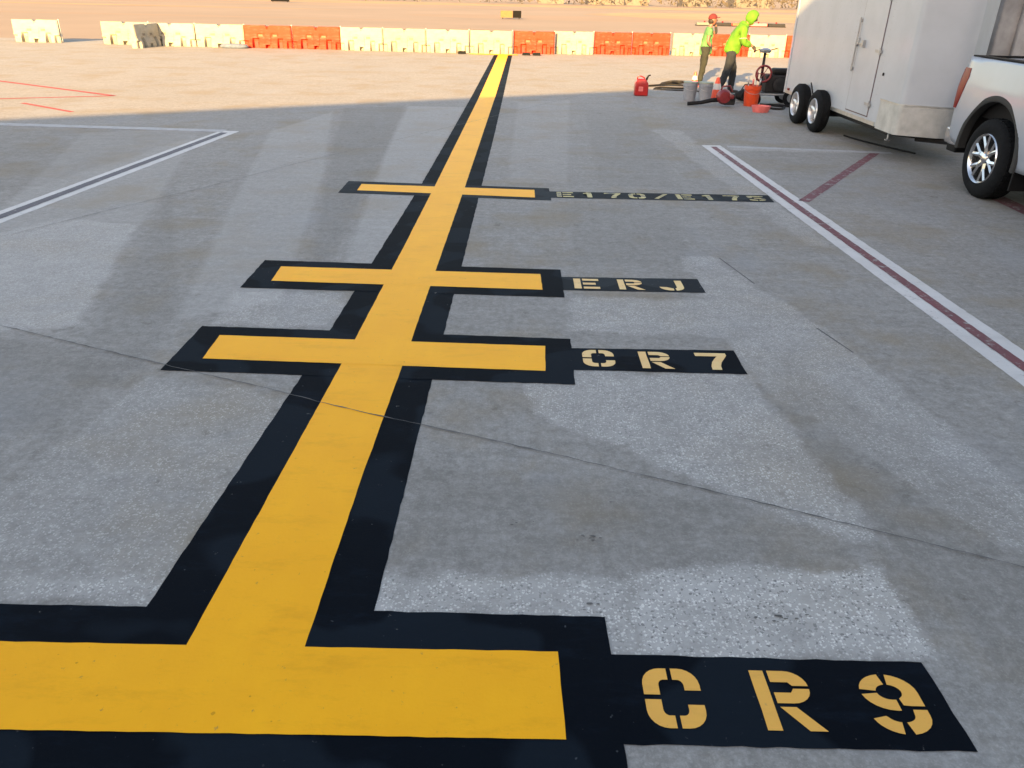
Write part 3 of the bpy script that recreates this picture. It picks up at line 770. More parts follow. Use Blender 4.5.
# stone guard: a shell around the nose
def shell(y_lim, off, z0, z1):
    P = [p for p in outline(off) if p[1] + 13.9 < 11.6]
    P = [tl([(5.18 - off, y_lim)])[0]] + P + [tl([(6.78 + off, y_lim)])[0]]
    b = nb(); lo = [b.verts.new((x, y, z0)) for x, y in P]; hi = [b.verts.new((x, y, z1)) for x, y in P]
    for i in range(len(P) - 1): b.faces.new((lo[i], lo[i + 1], hi[i + 1], hi[i]))
    bmesh.ops.solidify(b, geom=b.faces, thickness=.004)
    return b
M['plate'] = mat('diamond_plate', (.44, .44, .42), .5, .25, var=.16, scale=7, bump=.6, bscale=60)
def nose(off, z0, z1, y_lim):
    b = nb(); P = [q for q in outline(off) if q[1] + 13.9 < 12.0]
    prism(b, [(5.18 - off - 5.98, y_lim - 13.9)] + P + [(XR + off - 5.98, y_lim - 13.9)], z0, z1); return b
obj('stone_guard', nose(.010, .385, .765, 11.75), M['plate'], tr, True, 30)
obj('guard_trim', nose(.014, .7655, .785, 11.76), M['alu'], tr, True, 30)
obj('bottom_trim', box(nb(), -.812, -.803, -2.1, 2.2, ZB, .455), M['alu'], tr)
obj('top_trim', box(nb(), -.812, -.803, -2.7, 2.2, 2.34, ZT), M['alu'], tr)
obj('rear_post', box(nb(), -.814, -.80, 2.13, 2.21, ZB, ZT), M['trailer_white'], tr, bevel=.004)
M['seam'] = mat('panel_seam', (.30, .30, .31), .5); M['door_seal'] = mat('door_seal', (.12, .075, .08), .6)
dy0, dy1 = 12.10 - 13.9, 12.95 - 13.9
dr = obj('side_door', box(nb(), -.812, -.802, dy0 + .012, dy1 - .012, .50, 2.24), M['trailer_white'], tr, bevel=.003)
sl = nb(); box(sl, -.8065, -.801, dy0 - .004, dy0 + .014, .49, 2.26); box(sl, -.8065, -.801, dy1 - .012, dy1 + .004, .49, 2.26); box(sl, -.8065, -.801, dy0, dy1, .485, .50); box(sl, -.8065, -.801, dy0, dy1, 2.24, 2.26)
obj('door_seal', sl, M['door_seal'], dr)
bm = nb(); tube(bm, [(-.835, dy1 + .02, 1.05), (-.835, dy1 + .02, 1.80)], .013, 8)
for z in (1.08, 1.76, 1.42): box(bm, -.84, -.80, dy1, dy1 + .05, z - .02, z + .02)
obj('latch_bar', bm, M['steel'], dr, True, 40)
bm = nb(); box(bm, -.85, -.812, dy1 - .26, dy1 - .02, 1.43, 1.465); box(bm, -.855, -.81, dy1 - .28, dy1 - .22, 1.40, 1.50); tube(bm, [(-.85, dy1 - .10, 1.44), (-.85, dy1 - .11, 1.53)], .014, 8)
obj('handle', bm, M['steel'], dr, bevel=.004)
for z in (.66, 1.38, 2.08):
    bm = nb(); box(bm, -.822, -.808, dy0 - .05, dy0 + .16, z - .02, z + .02); tube(bm, [(-.822, dy0 - .01, z - .05), (-.822, dy0 - .01, z + .05)], .012, 8); obj('hinge', bm, M['steel'], dr)
bm = nb(); lathe(bm, [(.022, -.012), (.022, .0)], 12, 'X', (-.803, 11.85 - 13.9, 1.10)); obj('vent_plug', bm, M['dark_steel'], tr)
obj('marker_lamp', box(nb(), -.83, -.801, 11.5 - 13.9, 11.58 - 13.9, 2.28, 2.32), M['amber'], tr, bevel=.006)
obj('marker_lamp', box(nb(), -.83, -.801, 15.8 - 13.9, 15.88 - 13.9, .46, .50), M['red_lens'], tr, bevel=.006)
# rivet lines on the wall panels
bm = nb()
for y in [11.95 + .407 * k for k in range(11)]:
    if dy0 - .05 < y - 13.9 < dy1 + .05: continue
    for k in range(22):
        z = .48 + k * .085
        lathe(bm, [(.0045, -.003), (.0045, .0)], 6, 'X', (-.8005, y - 13.9, z)) if False else box(bm, -.8035, -.80, y - 13.9 - .0035, y - 13.9 + .0035, z - .0035, z + .0035)
obj('rivets', bm, M['seam'], tr)
# rear doors
for s in (-1, 1):
    d = obj('rear_door', box(nb(), -.165 + min(s * .01, s * .62), -.165 + max(s * .01, s * .62), 2.201, 2.235, .46, 2.34), M['trailer_white'], tr, bevel=.004)
    bm = nb(); tube(bm, [(s * .12 - .165, 2.26, .5), (s * .12 - .165, 2.26, 2.3)], .014, 8); obj('lock_rod', bm, M['steel'], d)
    obj('tail_lamp', box(nb(), s * .55 - .225, s * .55 - .105, 2.236, 2.26, .42, .50), M['red_lens'], tr, bevel=.006)
    bm = nb(); tube(bm, [(.34, -2.3, .33), (.30, -3.42, .36), (.42, -3.62, .40)] if s > 0 else [(-.45, -2.7, .33), (.22, -3.42, .36), (.42, -3.62, .40)], .035, 8)
    obj('tongue_beam', bm, M['dark_steel'], tr, True, 40)
bm = nb(); tube(bm, [(.35, -3.45, .06), (.35, -3.45, .85)], .03, 10); lathe(bm, [(.09, 0), (.09, .02)], 14, c=(.35, -3.45, .045)); obj('jack', bm, M['steel'], tr, True, 40)
bm = nb(); tube(bm, [(-.70, -2.40, .40), (-.71, -2.42, .27)], .014, 8); box(bm, -.74, -.68, -2.45, -2.39, .255, .27); obj('stabiliser', bm, M['steel'], tr)
bm = nb(); box(bm, -.78, .45, -.09, .01, .26, .34); box(bm, -.78, .45, .88, .98, .26, .34); obj('axle', bm, M['dark_steel'], tr)
M['trailer_rim'] = mat('silver_trailer_rim', (.60, .60, .61), .35, .7, var=.08)
for y in (13.86, 14.83):
    for s in (-1, 1):
        make_wheel(tr, None, (-.99 if s < 0 else .66, y - 13.9, .335), .335, .20, .20, s, 5, M['trailer_rim'], split=False)
bm = nb(); tube(bm, [(-.81, 14.36 - 13.9, .42), (-.90, 14.36 - 13.9, .68), (-.90, 14.42 - 13.9, .73)], .012, 8); obj('side_bracket', bm, M['dark_steel'], tr)

# ------------------------------------------------------------------ pickup truck (faces the camera side, tail towards the trailer)
AX = 9.35
tk = empty('pickup_truck', (6.395, 9.17, 0), 'silver pickup truck with chrome wheels at the right edge, tail end at the trailer', 'pickup truck')
tk.scale = (1.04, 1.04, 1.04)
def xside(y, z):
    # half width of the body (whole truck scaled by the root) at length y (tail at +.87) and height z
    if z < .62: x = .975 + (z - .40) / .22 * .025
    elif z < 1.12: x = 1.0 + .008 * math.sin((z - .62) / .5 * PI)
    elif z < 1.22: x = 1.0 - (z - 1.12) / .10 * .012
    else: x = .988 - (z - 1.22) / .26 * .035
    if y > .70: x -= .030 * ((y - .70) / .19) ** 2
    a = abs(y)
    for c in (0, -3.70):
        d = math.hypot(y - c, (z - .42) * 1.0)
        if .50 < d < .80: x += .004 * (1 - abs(d - .60) / .20) if abs(d - .60) < .2 else 0
    return x
def side_panel(y0, y1, zt, zb, s, n=46, nz=16):
    bm = nb(); cols = []
    for i in range(n + 1):
        y = y0 + (y1 - y0) * i / n; b_, t_ = zb(y), zt(y)
        cols.append([bm.verts.new((s * xside(y, b_ + (t_ - b_) * j / nz), y, b_ + (t_ - b_) * j / nz)) for j in range(nz + 1)])
    for a, b in zip(cols, cols[1:]):
        for j in range(nz): bm.faces.new((a[j], b[j], b[j + 1], a[j + 1]))
    return bm
def zbot(y):
    z = .40 if y < .3 else .40 + .10 * min(1, (y - .3) / .55)
    for c in (0, -3.70):
        d = abs(y - c)
        if d < .57: z = max(z, .46 + math.sqrt(.57 ** 2 - d ** 2))
    return z
for s in (-1, 1):
    bm = side_panel(-.97, .885, lambda y: 1.405 + .004 * y, zbot, s, 60)
    bed = obj('bed_side', bm, M['silver_paint'], tk, True, 50)
    md = bed.modifiers.new('t', 'SOLIDIFY'); md.thickness = .02; md.offset = 1 if s < 0 else -1; md.offset = 0
    obj('rail_cap', box(nb(), min(s * .86, s * .965), max(s * .86, s * .965), -.97, .82, 1.411, 1.427), M['black_plastic'], bed, bevel=.006)
    # lower cab + fender
    cab = obj('cab_side', side_panel(-3.10, -.985, lambda y: 1.30, zbot, s, 60), M['silver_paint'], tk, True, 50); cab.modifiers.new('t', 'SOLIDIFY').thickness = .02
    fen = obj('front_fender', side_panel(-4.85, -3.115, lambda y: 1.28 - .10 * max(0, (-3.7 - y)) / 1.15, zbot, s, 60), M['silver_paint'], tk, True, 50); fen.modifiers.new('t', 'SOLIDIFY').thickness = .02
    for c in (0, -3.70):
        # dark moulding round the arch
        bm = nb(); rings = []
        for k in range(37):
            a = R(-2 + 189 * k / 36)
            ring = []
            for rr, xo in ((.545, -.07), (.553, .016), (.575, .024), (.612, .018), (.625, .0)):
                y = c + rr * math.cos(a); z = .46 + rr * math.sin(a)
                zz = min(max(z, .40), 1.4)
                ring.append(bm.verts.new((s * (1.0 + xo), y, z)))
            rings.append(ring)
        for a_, b_ in zip(rings, rings[1:]):
            for j in range(4): bm.faces.new((a_[j], a_[j + 1], b_[j + 1], b_[j]))
        obj('arch_moulding', bm, M['trim'], tk, True, 40)
        # inner wheel well
        bm = nb(); A_, B2 = [], []
        for k in range(25):
            a = R(180 * k / 24); y = c + .58 * math.cos(a); z = .46 + .58 * math.sin(a)
            A_.append(bm.verts.new((s * .985, y, z))); B2.append(bm.verts.new((s * .62, y, z)))
        for k in range(24): bm.faces.new((A_[k], A_[k + 1], B2[k + 1], B2[k]))
        bm.faces.new(B2); obj('wheel_well', bm, M['black_plastic'], tk)
        w_ = make_wheel(tk, None, (s * 1.015, c, .42), .42, .275, .265, s, 6, M['chrome'])
    bm = nb(); box(bm, s * .90 - .09, s * .90 + .09, -.60, -.575, .20, .56); obj('mud_flap', bm, M['black_plastic'], tk, bevel=.005)
    # tail light wrapping the corner
    bm = nb(); F1 = []
    for z, ya, yb in ((.85, .83, .905), (.95, .785, .915), (1.08, .745, .92), (1.20, .72, .915), (1.29, .74, .90)):
        xa = xside(ya, z) + .016; xb = xside(.885, z) + .020
        F1.append([bm.verts.new((s * xa, ya, z)), bm.verts.new((s * (xa + xb) / 2 + s * .014, (ya + yb) / 2, z)), bm.verts.new((s * xb, yb, z)), bm.verts.new((s * (xb - .12), yb + .012, z)), bm.verts.new((s * (xb - .12), ya, z))])
    for a_, b_ in zip(F1, F1[1:]):
        for j in range(5): bm.faces.new((a_[j], a_[(j + 1) % 5], b_[(j + 1) % 5], b_[j]))
    bm.faces.new(F1[0]); bm.faces.new(F1[-1]); tlm = obj('taillight', bm, M['red_lens'], tk, True, 40)
    obj('light_bezel', box(nb(), s * .955 - .012, s * .955 + .012, .905, .925, .86, 1.27), M['black_plastic'], tlm, bevel=.004)
    bm = nb(); tube(bm, [(s * 1.02, -2.0, .34), (s * 1.02, -3.0, .34)], .04, 8) if False else box(bm, s * .97 - .05, s * .97 + .05, -3.0, -1.05, .30, .37); obj('side_step', bm, M['trim'], tk, bevel=.02)
    # doors seams and handles, windows
    for y in (-1.35, -2.25):
        obj('door_handle', box(nb(), s * 1.015 - .015, s * 1.015 + .015, y - .09, y + .09, 1.06, 1.09), M['chrome'], cab, bevel=.008)
    for y in (-2.07,):
        obj('door_seam', box(nb(), s * .992 - .012, s * .992 + .012, y - .004, y + .004, .46, 1.28), M['black_plastic'], cab)
    for ya, yb, top in ((-2.02, -1.25, 1.80), (-2.88, -2.12, 1.80)):
        bm = nb(); v = [bm.verts.new((s * x, y, z)) for x, y, z in ((.958, ya, 1.32), (.958, yb, 1.32), (.83, yb - .04, top), (.83, ya + (.30 if ya < -2.5 else 0), top))]
        bm.faces.new(v); bmesh.ops.solidify(bm, geom=bm.faces, thickness=.006); obj('side_window', bm, M['glass_dark'], tk)
    bm = nb(); box(bm, s * 1.13 - .10, s * 1.13 + .10, -2.98, -2.90, 1.28, 1.52); mir = obj('side_mirror', bm, M['black_plastic'], tk, bevel=.03)
    obj('mirror_arm', box(nb(), min(s * .96, s * 1.05), max(s * .96, s * 1.05), -2.96, -2.92, 1.33, 1.37), M['black_plastic'], mir)
    bm = nb(); prism(bm, [(s * .62, -5.0), (s * .93, -4.86), (s * .93, -4.72), (s * .62, -4.84)], .88, 1.08); obj('headlight', bm, M['clear_lens'], tk, bevel=.01)
# bed interior, tailgate, cab, hood
bm = nb(); box(bm, -.86, .86, -.96, .82, .80, .84); box(bm, -.88, -.86, -.96, .82, .80, 1.40); box(bm, .86, .88, -.96, .82, .80, 1.40); box(bm, -.86, .86, -.975, -.955, .80, 1.40)
obj('bed_liner', bm, M['black_plastic'], tk)
tg = obj('tailgate', box(nb(), -.84, .84, .845, .90, .66, 1.40), M['silver_paint'], tk, bevel=.015)
obj('tailgate_handle', box(nb(), -.12, .12, .90, .915, 1.24, 1.31), M['black_plastic'], tg, bevel=.005)
obj('tailgate_cap', box(nb(), -.84, .84, .835, .905, 1.402, 1.42), M['black_plastic'], tg, bevel=.004)
bm = nb(); prism(bm, [(-.97, .66), (-.99, .80), (-.96, 1.0), (-.80, 1.10), (.80, 1.10), (.96, 1.0), (.99, .80), (.97, .66), (.80, .72), (-.80, .72)], .44, .62); obj('rear_bumper', bm, M['chrome'], tk, bevel=.02)
obj('bumper_pad', box(nb(), -.75, .75, .92, 1.09, .622, .64), M['black_plastic'], tk, bevel=.005)
obj('bumper_valance', box(nb(), -.90, .90, .80, 1.02, .34, .438), M['black_plastic'], tk, bevel=.02)
bm = nb(); tube(bm, [(0, .7, .40), (-.05, 1.28, .40)], .03); lathe(bm, [(.02, 0), (.02, .05), (.03, .07), (.03, .09), (0, .11)], 12, c=(-.06, 1.26, .42)); obj('tow_hitch', bm, M['dark_steel'], tk)
bm = nb()
prof = [(-.985, 1.30), (-1.00, 1.70), (-1.15, 1.86), (-1.6, 1.91), (-2.2, 1.90), (-2.55, 1.84), (-3.25, 1.30)]
Lr = []
for s in (-1, 1): Lr.append([bm.verts.new((s * (.955 if z < 1.4 else (.85 if z < 1.8 else .74)), y, z)) for y, z in prof])
for i in range(len(prof) - 1): bm.faces.new((Lr[0][i], Lr[0][i + 1], Lr[1][i + 1], Lr[1][i]))
bm.faces.new(Lr[0][::-1]); bm.faces.new(Lr[1]); bm.faces.new((Lr[0][0], Lr[1][0], Lr[1][-1], Lr[0][-1]))
obj('cab_roof', bm, M['silver_paint'], tk, True, 35)
bm = nb(); v = [bm.verts.new(p) for p in ((-.86, -3.20, 1.35), (.86, -3.20, 1.35), (.72, -2.60, 1.815), (-.72, -2.60, 1.815))]; bm.faces.new(v); bmesh.ops.translate(bm, verts=bm.verts, vec=(0, -.02, .012)); obj('windscreen', bm, M['glass_dark'], tk)
bm = nb(); v = [bm.verts.new(p) for p in ((-.78, -.972, 1.34), (.78, -.972, 1.34), (.70, -.985, 1.68), (-.70, -.985, 1.68))]; bm.faces.new(v); obj('rear_window', bm, M['glass_dark'], tk)
bm = nb(); prism(bm, [(-.94, -3.12), (-.94, -4.6), (-.80, -4.86), (.80, -4.86), (.94, -4.6), (.94, -3.12)], 1.10, 1.29)
for v in bm.verts:
    if v.co.y < -4.5 and v.co.z > 1.2: v.co.z -= .10
obj('hood', bm, M['silver_paint'], tk, bevel=.03)
obj('grille', box(nb(), -.60, .60, -4.95, -4.86, .72, 1.12), M['dark_steel'], tk, bevel=.02)
bm = nb(); prism(bm, [(-1.0, -4.3), (-1.0, -4.75), (-.80, -5.05), (.80, -5.05), (1.0, -4.75), (1.0, -4.3), (.85, -4.3), (.85, -4.7), (-.85, -4.7), (-.85, -4.3)], .42, .68); obj('front_bumper', bm, M['chrome'], tk, bevel=.02)
bm = nb(); box(bm, -.55, -.40, -4.6, .8, .34, .50); box(bm, .40, .55, -4.6, .8, .34, .50); box(bm, -.75, .75, -.06, .06, .36, .48); box(bm, -.75, .75, -3.76, -3.64, .36, .48); box(bm, -.80, .80, -3.1, -1.0, .45, .56)
obj('chassis', bm, M['black_plastic'], tk)
# white pail riding in the bed
bk = empty('paint_pail', (5.72, 9.0, .875), 'white pail standing in the bed of the pickup truck', 'bucket')
bm = nb(); lathe(bm, [(0, 0), (.13, 0), (.15, .62), (.145, .64), (0, .64)], 24); obj('pail_body', bm, M['cone_white'], bk, True, 40)
bm = nb(); lathe(bm, [(.158, .62), (.158, .655), (0, .66)], 24); obj('lid', bm, M['cone_white'], bk, True, 40)

# ------------------------------------------------------------------ tools on the ground
def bucket(loc, h, r0, r1, m, lidm, lab, cat='bucket', group=None, lid=True):
    t = empty('bucket', loc, lab, cat, group)
    bm = nb(); lathe(bm, [(0, 0), (r0, 0), (r0 + (r1 - r0) * .8, h * .8), (r1 + .006, h * .8), (r1 + .008, h * .84), (r1, h * .85), (r1, h), (r1 - .008, h), (r0 - .006, .012), (0, .012)], 28)
    obj('pail', bm, m, t, True, 40)
    bm = nb()
    if lid: lathe(bm, [(0, h - .004), (r1 + .006, h - .006), (r1 + .008, h + .014), (r1 - .01, h + .016), (0, h + .01)], 28)
    else: lathe(bm, [(0, h * .7), (r1 - .012, h * .7), (r1 - .012, h * .72), (0, h * .72)], 24)
    obj('lid' if lid else 'contents', bm, lidm, t, True, 40)
    bm = nb(); tube(bm, [((r1 + .012) * math.cos(R(a)), -(r1 + .012) * math.sin(R(a)) * .95, h * .86 - .10 * math.sin(R(a))) for a in range(0, 181, 15)], .004, 6)
    obj('handle', bm, M['steel'], t, True)
    return t
bucket((3.72, 17.9, 0), .37, .125, .15, M['pail'], M['pail_lid'], 'grey lidded pail nearest the fuel can, left one of the two', group='grey pails beside the workers')
bucket((4.02, 17.75, 0), .38, .125, .15, M['pail'], M['pail_lid'], 'light grey lidded pail behind the blower tube, right one of the two', group='grey pails beside the workers')
ob = bucket((4.87, 17.2, 0), .40, .14, .17, M['orange_bucket'], M['dark_steel'], 'bright orange bucket full of tools, in front of the striping machine', lid=False)
for dx, dy, h, m_ in ((-.08, 0, .50, 'cone_white'), (.05, .05, .58, 'machine_red'), (.09, -.03, .47, 'steel'), (-.02, -.07, .46, 'pink')):
    t_ = empty('hand_tool', (4.87 + dx, 17.2 + dy, .29), {'cone_white': 'white-handled hand tool standing in the orange bucket', 'machine_red': 'tallest hand tool in the orange bucket, with a dark red handle', 'steel': 'grey metal hand tool standing in the orange bucket', 'pink': 'pale red-handled hand tool standing in the orange bucket'}[m_], 'hand tool', 'hand tools in the orange bucket')
    bm = nb(); tube(bm, [(0, 0, 0), (dx * .3, 0, h - .36)], .010, 8); obj('shaft', bm, M['steel'], t_, True)
    bm = nb(); tube(bm, [(dx * .3, 0, h - .37), (dx * .4, 0, h - .29), (dx * .45, 0, h - .22)], [.014, .02, .016], 10); obj('grip', bm, M[m_], t_, True)
bm = nb(); lathe(bm, [(0, 0), (.12, 0), (.15, .10), (.155, .12), (.14, .12), (.11, .02), (0, .02)], 24)
for v in bm.verts: v.co.x *= 1.25
o = obj('plastic_tray', bm, M['pink'], smooth=True, angle=40); o.location = (4.82, 16.25, 0); tag(o, 'small faded red plastic tub on the ground in front of the orange bucket', 'tub')

# red fuel can
fc = empty('fuel_can', (2.76, 18.6, 0), 'red plastic fuel can with a dark spout standing alone on the concrete', 'fuel can')
bm = nb(); prism(bm, [(-.15, -.10), (.15, -.10), (.15, .10), (-.15, .10)], 0, .36)
bmesh.ops.subdivide_edges(bm, edges=bm.edges, cuts=3, use_grid_fill=True)
for v in bm.verts:
    if v.co.z > .26: k = (v.co.z - .26) / .10; v.co.x = v.co.x * (1 - .45 * k) - .01 * k; v.co.y *= (1 - .35 * k)
obj('tank', bm, M['red_can'], fc, True, 60, bevel=.02)
bm = nb(); tube(bm, [(.08, 0, .28), (.11, 0, .36), (.14, 0, .42), (.19, 0, .435)], [.03, .024, .018, .014], 12); obj('spout', bm, M['black_plastic'], fc, True)
bm = nb(); tube(bm, [(-.10, 0, .33), (-.10, 0, .39), (-.03, 0, .41), (.05, 0, .38), (.06, 0, .33)], .016, 10); obj('handle', bm, M['red_can'], fc, True)
obj('label_patch', box(nb(), -.07, .03, -.1035, -.1015, .10, .20), M['pink'], fc)

def cone(loc, h, lab):
    t = empty('traffic_cone', loc, lab, 'traffic cone', 'small traffic cones around the tools')
    r = h * .30
    bm = nb(); lathe(bm, [(r, .02), (.032 * h / .45, h), (.02, h), (r - .01, .02)], 24, close=True); obj('cone_body', bm, M['cone_orange'], t, True, 40)
    f = lambda z: r + (.032 * h / .45 - r) * (z - .02) / (h - .02)
    bm = nb(); z0, z1 = h * .45, h * .72; lathe(bm, [(f(z0) + .003, z0), (f(z1) + .003, z1), (f(z1), z1), (f(z0), z0)], 24, close=True); obj('reflective_band', bm, M['cone_white'], t, True, 40)
    obj('cone_base', box(nb(), -r * 1.25, r * 1.25, -r * 1.25, r * 1.25, 0, .02), M['cone_orange'], t, bevel=.01)
cone((4.43, 20.9, 0), .34, 'small orange cone behind the grey pails, in the sun edge')
cone((4.38, 18.25, 0), .45, 'orange and white cone between the grey pails and the dark trousers')

def hose(name, pts, r, m, lab, cat='hose', sub=8):
    P = [Vector(p) for p in pts]; out = []
    for i in range(len(P) - 1):
        p0, p1, p2, p3 = P[max(i - 1, 0)], P[i], P[i + 1], P[min(i + 2, len(P) - 1)]
        for k in range(sub):
            t = k / sub
            out.append(.5 * ((2 * p1) + (p2 - p0) * t + (2 * p0 - 5 * p1 + 4 * p2 - p3) * t * t + (-p0 + 3 * p1 - 3 * p2 + p3) * t ** 3))
    out.append(P[-1]); bm = nb(); tube(bm, out, r, 8)
    return tag(obj(name, bm, m, smooth=True), lab, cat)
hose('hose', [(3.0, 20.4, .02), (3.3, 20.5, .03), (3.7, 20.7, .04), (4.1, 20.6, .04), (4.3, 20.2, .03), (3.9, 20.0, .03), (3.5, 20.1, .03), (3.3, 20.0, .02)], .022, M['black_plastic'], 'black hose lying in a loop between the fuel can and the pails')
hose('hose', [(3.6, 20.85, .05), (3.85, 20.95, .09), (4.0, 20.7, .12), (4.2, 20.9, .09), (4.1, 21.1, .05), (3.8, 21.0, .04), (3.55, 20.7, .04)], .028, M['dark_steel'], 'thick dark bundled hose heaped on top of the looped hose')
hose('hose', [(3.25, 19.9, .015), (3.8, 19.7, .015), (4.3, 19.6, .015), (4.7, 19.0, .015)], .014, M['trim'], 'thin dark hose running along the ground to the feet of the hooded worker')
hose('hose', [(5.1, 17.3, .02), (5.5, 17.0, .02), (5.3, 16.6, .02), (5.0, 16.9, .02), (5.3, 17.2, .03), (5.8, 17.0, .02), (6.4, 16.9, .02)], .022, M['black_plastic'], 'black hose coiled on the ground under the striping machine')
hose('hose', [(5.42, 13.4, .02), (5.52, 12.9, .02), (5.72, 12.3, .02), (5.90, 11.85, .02)], .013, M['black_plastic'], 'straight black hose on the ground below the trailer nose')

bg_ = empty('tool_bag', (5.02, 18.1, 0), 'black slumped tool bag on the ground between the hooded worker and the machine', 'bag')
bm = nb(); bmesh.ops.create_uvsphere(bm, u_segments=20, v_segments=12, radius=1)
for v in bm.verts:
    x, y, z = v.co; k = 1 + .10 * math.sin(5 * x + 3 * y)
    v.co = Vector((x * .27 * k, y * .17 * k, max(0, (z * .5 + .42)) * .30 * (1 - .25 * abs(x))))
obj('bag_body', bm, M['black_plastic'], bg_, True)
bm = nb(); tube(bm, [(-.14, 0, .22), (-.08, 0, .33), (.08, 0, .34), (.14, 0, .22)], .012, 8); obj('strap', bm, M['trim'], bg_, True)
t = empty('spray_wand', (4.55, 17.5, 0), 'thin metal spray wand with a dark grip lying in front of the cone', 'spray wand')
bm = nb(); tube(bm, [(-.45, -.10, .015), (.35, .12, .015)], .009, 8); obj('lance', bm, M['steel'], t, True)
bm = nb(); tube(bm, [(.30, .105, .02), (.42, .14, .03), (.46, .15, .10)], .018, 8); obj('grip', bm, M['black_plastic'], t, True)

# hand-held blower
bl = empty('leaf_blower', (4.22, 16.9, 0), 'small red engine blower with a long black tube lying on the ground', 'leaf blower')
bm = nb(); lathe(bm, [(0, -.13), (.11, -.12), (.15, -.04), (.15, .05), (.10, .13), (0, .14)], 20, 'Y', (0, 0, .20)); obj('fan_housing', bm, M['machine_red'], bl, True, 50)
bm = nb(); box(bm, -.02, .22, -.12, .12, .05, .26); obj('engine_block', bm, M['dark_steel'], bl, bevel=.03)
bm = nb(); tube(bm, [(-.08, 0, .14), (-.25, .03, .12), (-.45, .05, .07), (-.72, .05, .045)], [.05, .042, .038, .036], 12); obj('blower_tube', bm, M['black_plastic'], bl, True)
bm = nb(); tube(bm, [(-.08, 0, .33), (-.04, 0, .40), (.10, 0, .41), (.16, 0, .30)], .016, 8); obj('handle', bm, M['machine_red'], bl, True)
bm = nb(); lathe(bm, [(.045, -.13), (.045, -.20), (.03, -.21), (0, -.21)], 14, 'Y', (.12, 0, .22)); obj('starter_cover', bm, M['machine_red'], bl, True, 40)

# line striping machine
sm = empty('striping_machine', (5.30, 17.5, 0), 'dark wheeled line-striping machine with a red flywheel and upright column behind the trailer', 'machine')
bm = nb()
for y in (-.22, .22): tube(bm, [(-.42, y, .22), (.55, y, .22)], .022, 8)
for x in (-.42, .05, .55): tube(bm, [(x, -.22, .22), (x, .22, .22)], .022, 8)
tube(bm, [(.50, -.22, .22), (.62, -.24, .70), (.70, -.24, .92)], .018, 8); tube(bm, [(.50, .22, .22), (.62, .24, .70), (.70, .24, .92)], .018, 8); tube(bm, [(.70, -.24, .92), (.70, .24, .92)], .018, 8)
obj('frame', bm, M['steel'], sm, True, 40)
bm = nb(); box(bm, -.14, .40, -.20, .20, .25, .60); obj('engine_block', bm, M['dark_steel'], sm, bevel=.03)
bm = nb(); box(bm, .0, .38, -.16, .16, .605, .72); obj('fuel_tank', bm, M['black_plastic'], sm, bevel=.05)
bm = nb(); lathe(bm, [(0, -.20), (.10, -.20), (.13, -.21), (.13, -.27), (.10, -.28), (0, -.28)], 24, 'Y', (.12, 0, .42)); obj('recoil_cover', bm, M['dark_steel'], sm, True, 40)
bm = nb()
lathe(bm, [(.155 + .022 * math.cos(R(a)), .022 * math.sin(R(a))) for a in range(0, 360, 45)], 32, 'Y', (-.22, -.20, .62), close=True)
for a in range(0, 360, 60): tube(bm, [(-.22, -.20, .62), (-.22 + .15 * math.cos(R(a)), -.20, .62 + .15 * math.sin(R(a)))], .008, 6)
obj('flywheel', bm, M['machine_red'], sm, True, 50)
bm = nb(); tube(bm, [(-.24, -.14, .25), (-.24, -.14, 1.02)], .028, 10); obj('column', bm, M['dark_steel'], sm, True)
bm = nb(); lathe(bm, [(0, 0), (.10, 0), (.12, .03), (.12, .06), (.05, .09), (0, .09)], 18, c=(-.24, -.14, 1.02)); obj('column_head', bm, M['steel'], sm, True, 40)
bm = nb(); tube(bm, [(-.12, -.14, 1.08), (.0, -.14, 1.10)], .01, 6); tube(bm, [(-.36, -.14, 1.08), (-.46, -.14, 1.05)], .01, 6); obj('side_lever', bm, M['dark_steel'], sm)
bm = nb(); tube(bm, [(.30, -.23, .50), (.40, -.27, .52), (.46, -.27, .44)], .035, 10); obj('exhaust', bm, M['dark_steel'], sm, True)
for x, r in ((-.36, .13), (.40, .17)):
    for y in (-.29, .29):
        bm = nb(); lathe(bm, [(r * .55, -.03), (r - .015, -.035), (r, -.02), (r, .02), (r - .015, .035), (r * .55, .03)], 24, 'Y', (x, y, r), close=True); w = obj('wheel', bm, M['rubber'], sm, True, 40)
        bm = nb(); lathe(bm, [(0, -.025), (r * .56, -.02), (r * .56, .02), (0, .025)], 20, 'Y', (x, y, r)); obj('rim', bm, M['steel'], w, True, 40)

# ------------------------------------------------------------------ people
def head_bm(c, r, yaw=0, pitch=0):
    """head facing +x, built as one shaped sphere with nose, chin and ears"""
    bm = nb(); bmesh.ops.create_uvsphere(bm, u_segments=24, v_segments=18, radius=1)
    for v in bm.verts:
        x, y, z = v.co
        sx, sy, sz = .98, .76, 1.18
        if z < 0: sy *= 1 + .22 * z; x = x * (1 + .10 * z) + (.10 * -z if x > 0 else .06 * -z)
        nose = math.exp(-((y / .16) ** 2 + ((z + .08) / .20) ** 2)) if x > .5 else 0
        eye = (math.exp(-(((abs(y) - .33) / .15) ** 2 + ((z - .08) / .10) ** 2)) if x > .5 else 0)
        mouth = (math.exp(-((y / .26) ** 2 + ((z + .50) / .05) ** 2)) if x > .5 else 0)
        ear = math.exp(-((x / .16) ** 2 + (z / .25) ** 2)) if abs(y) > .7 else 0
        v.co = Vector((x * sx + .26 * nose - .10 * eye - .05 * mouth, y * sy + (.14 * ear if y > 0 else -.14 * ear), z * sz)) * r
    m = Matrix.Rotation(yaw, 3, 'Z') @ Matrix.Rotation(pitch, 3, 'Y')
    for v in bm.verts: v.co = m @ v.co + Vector(c)
    return bm

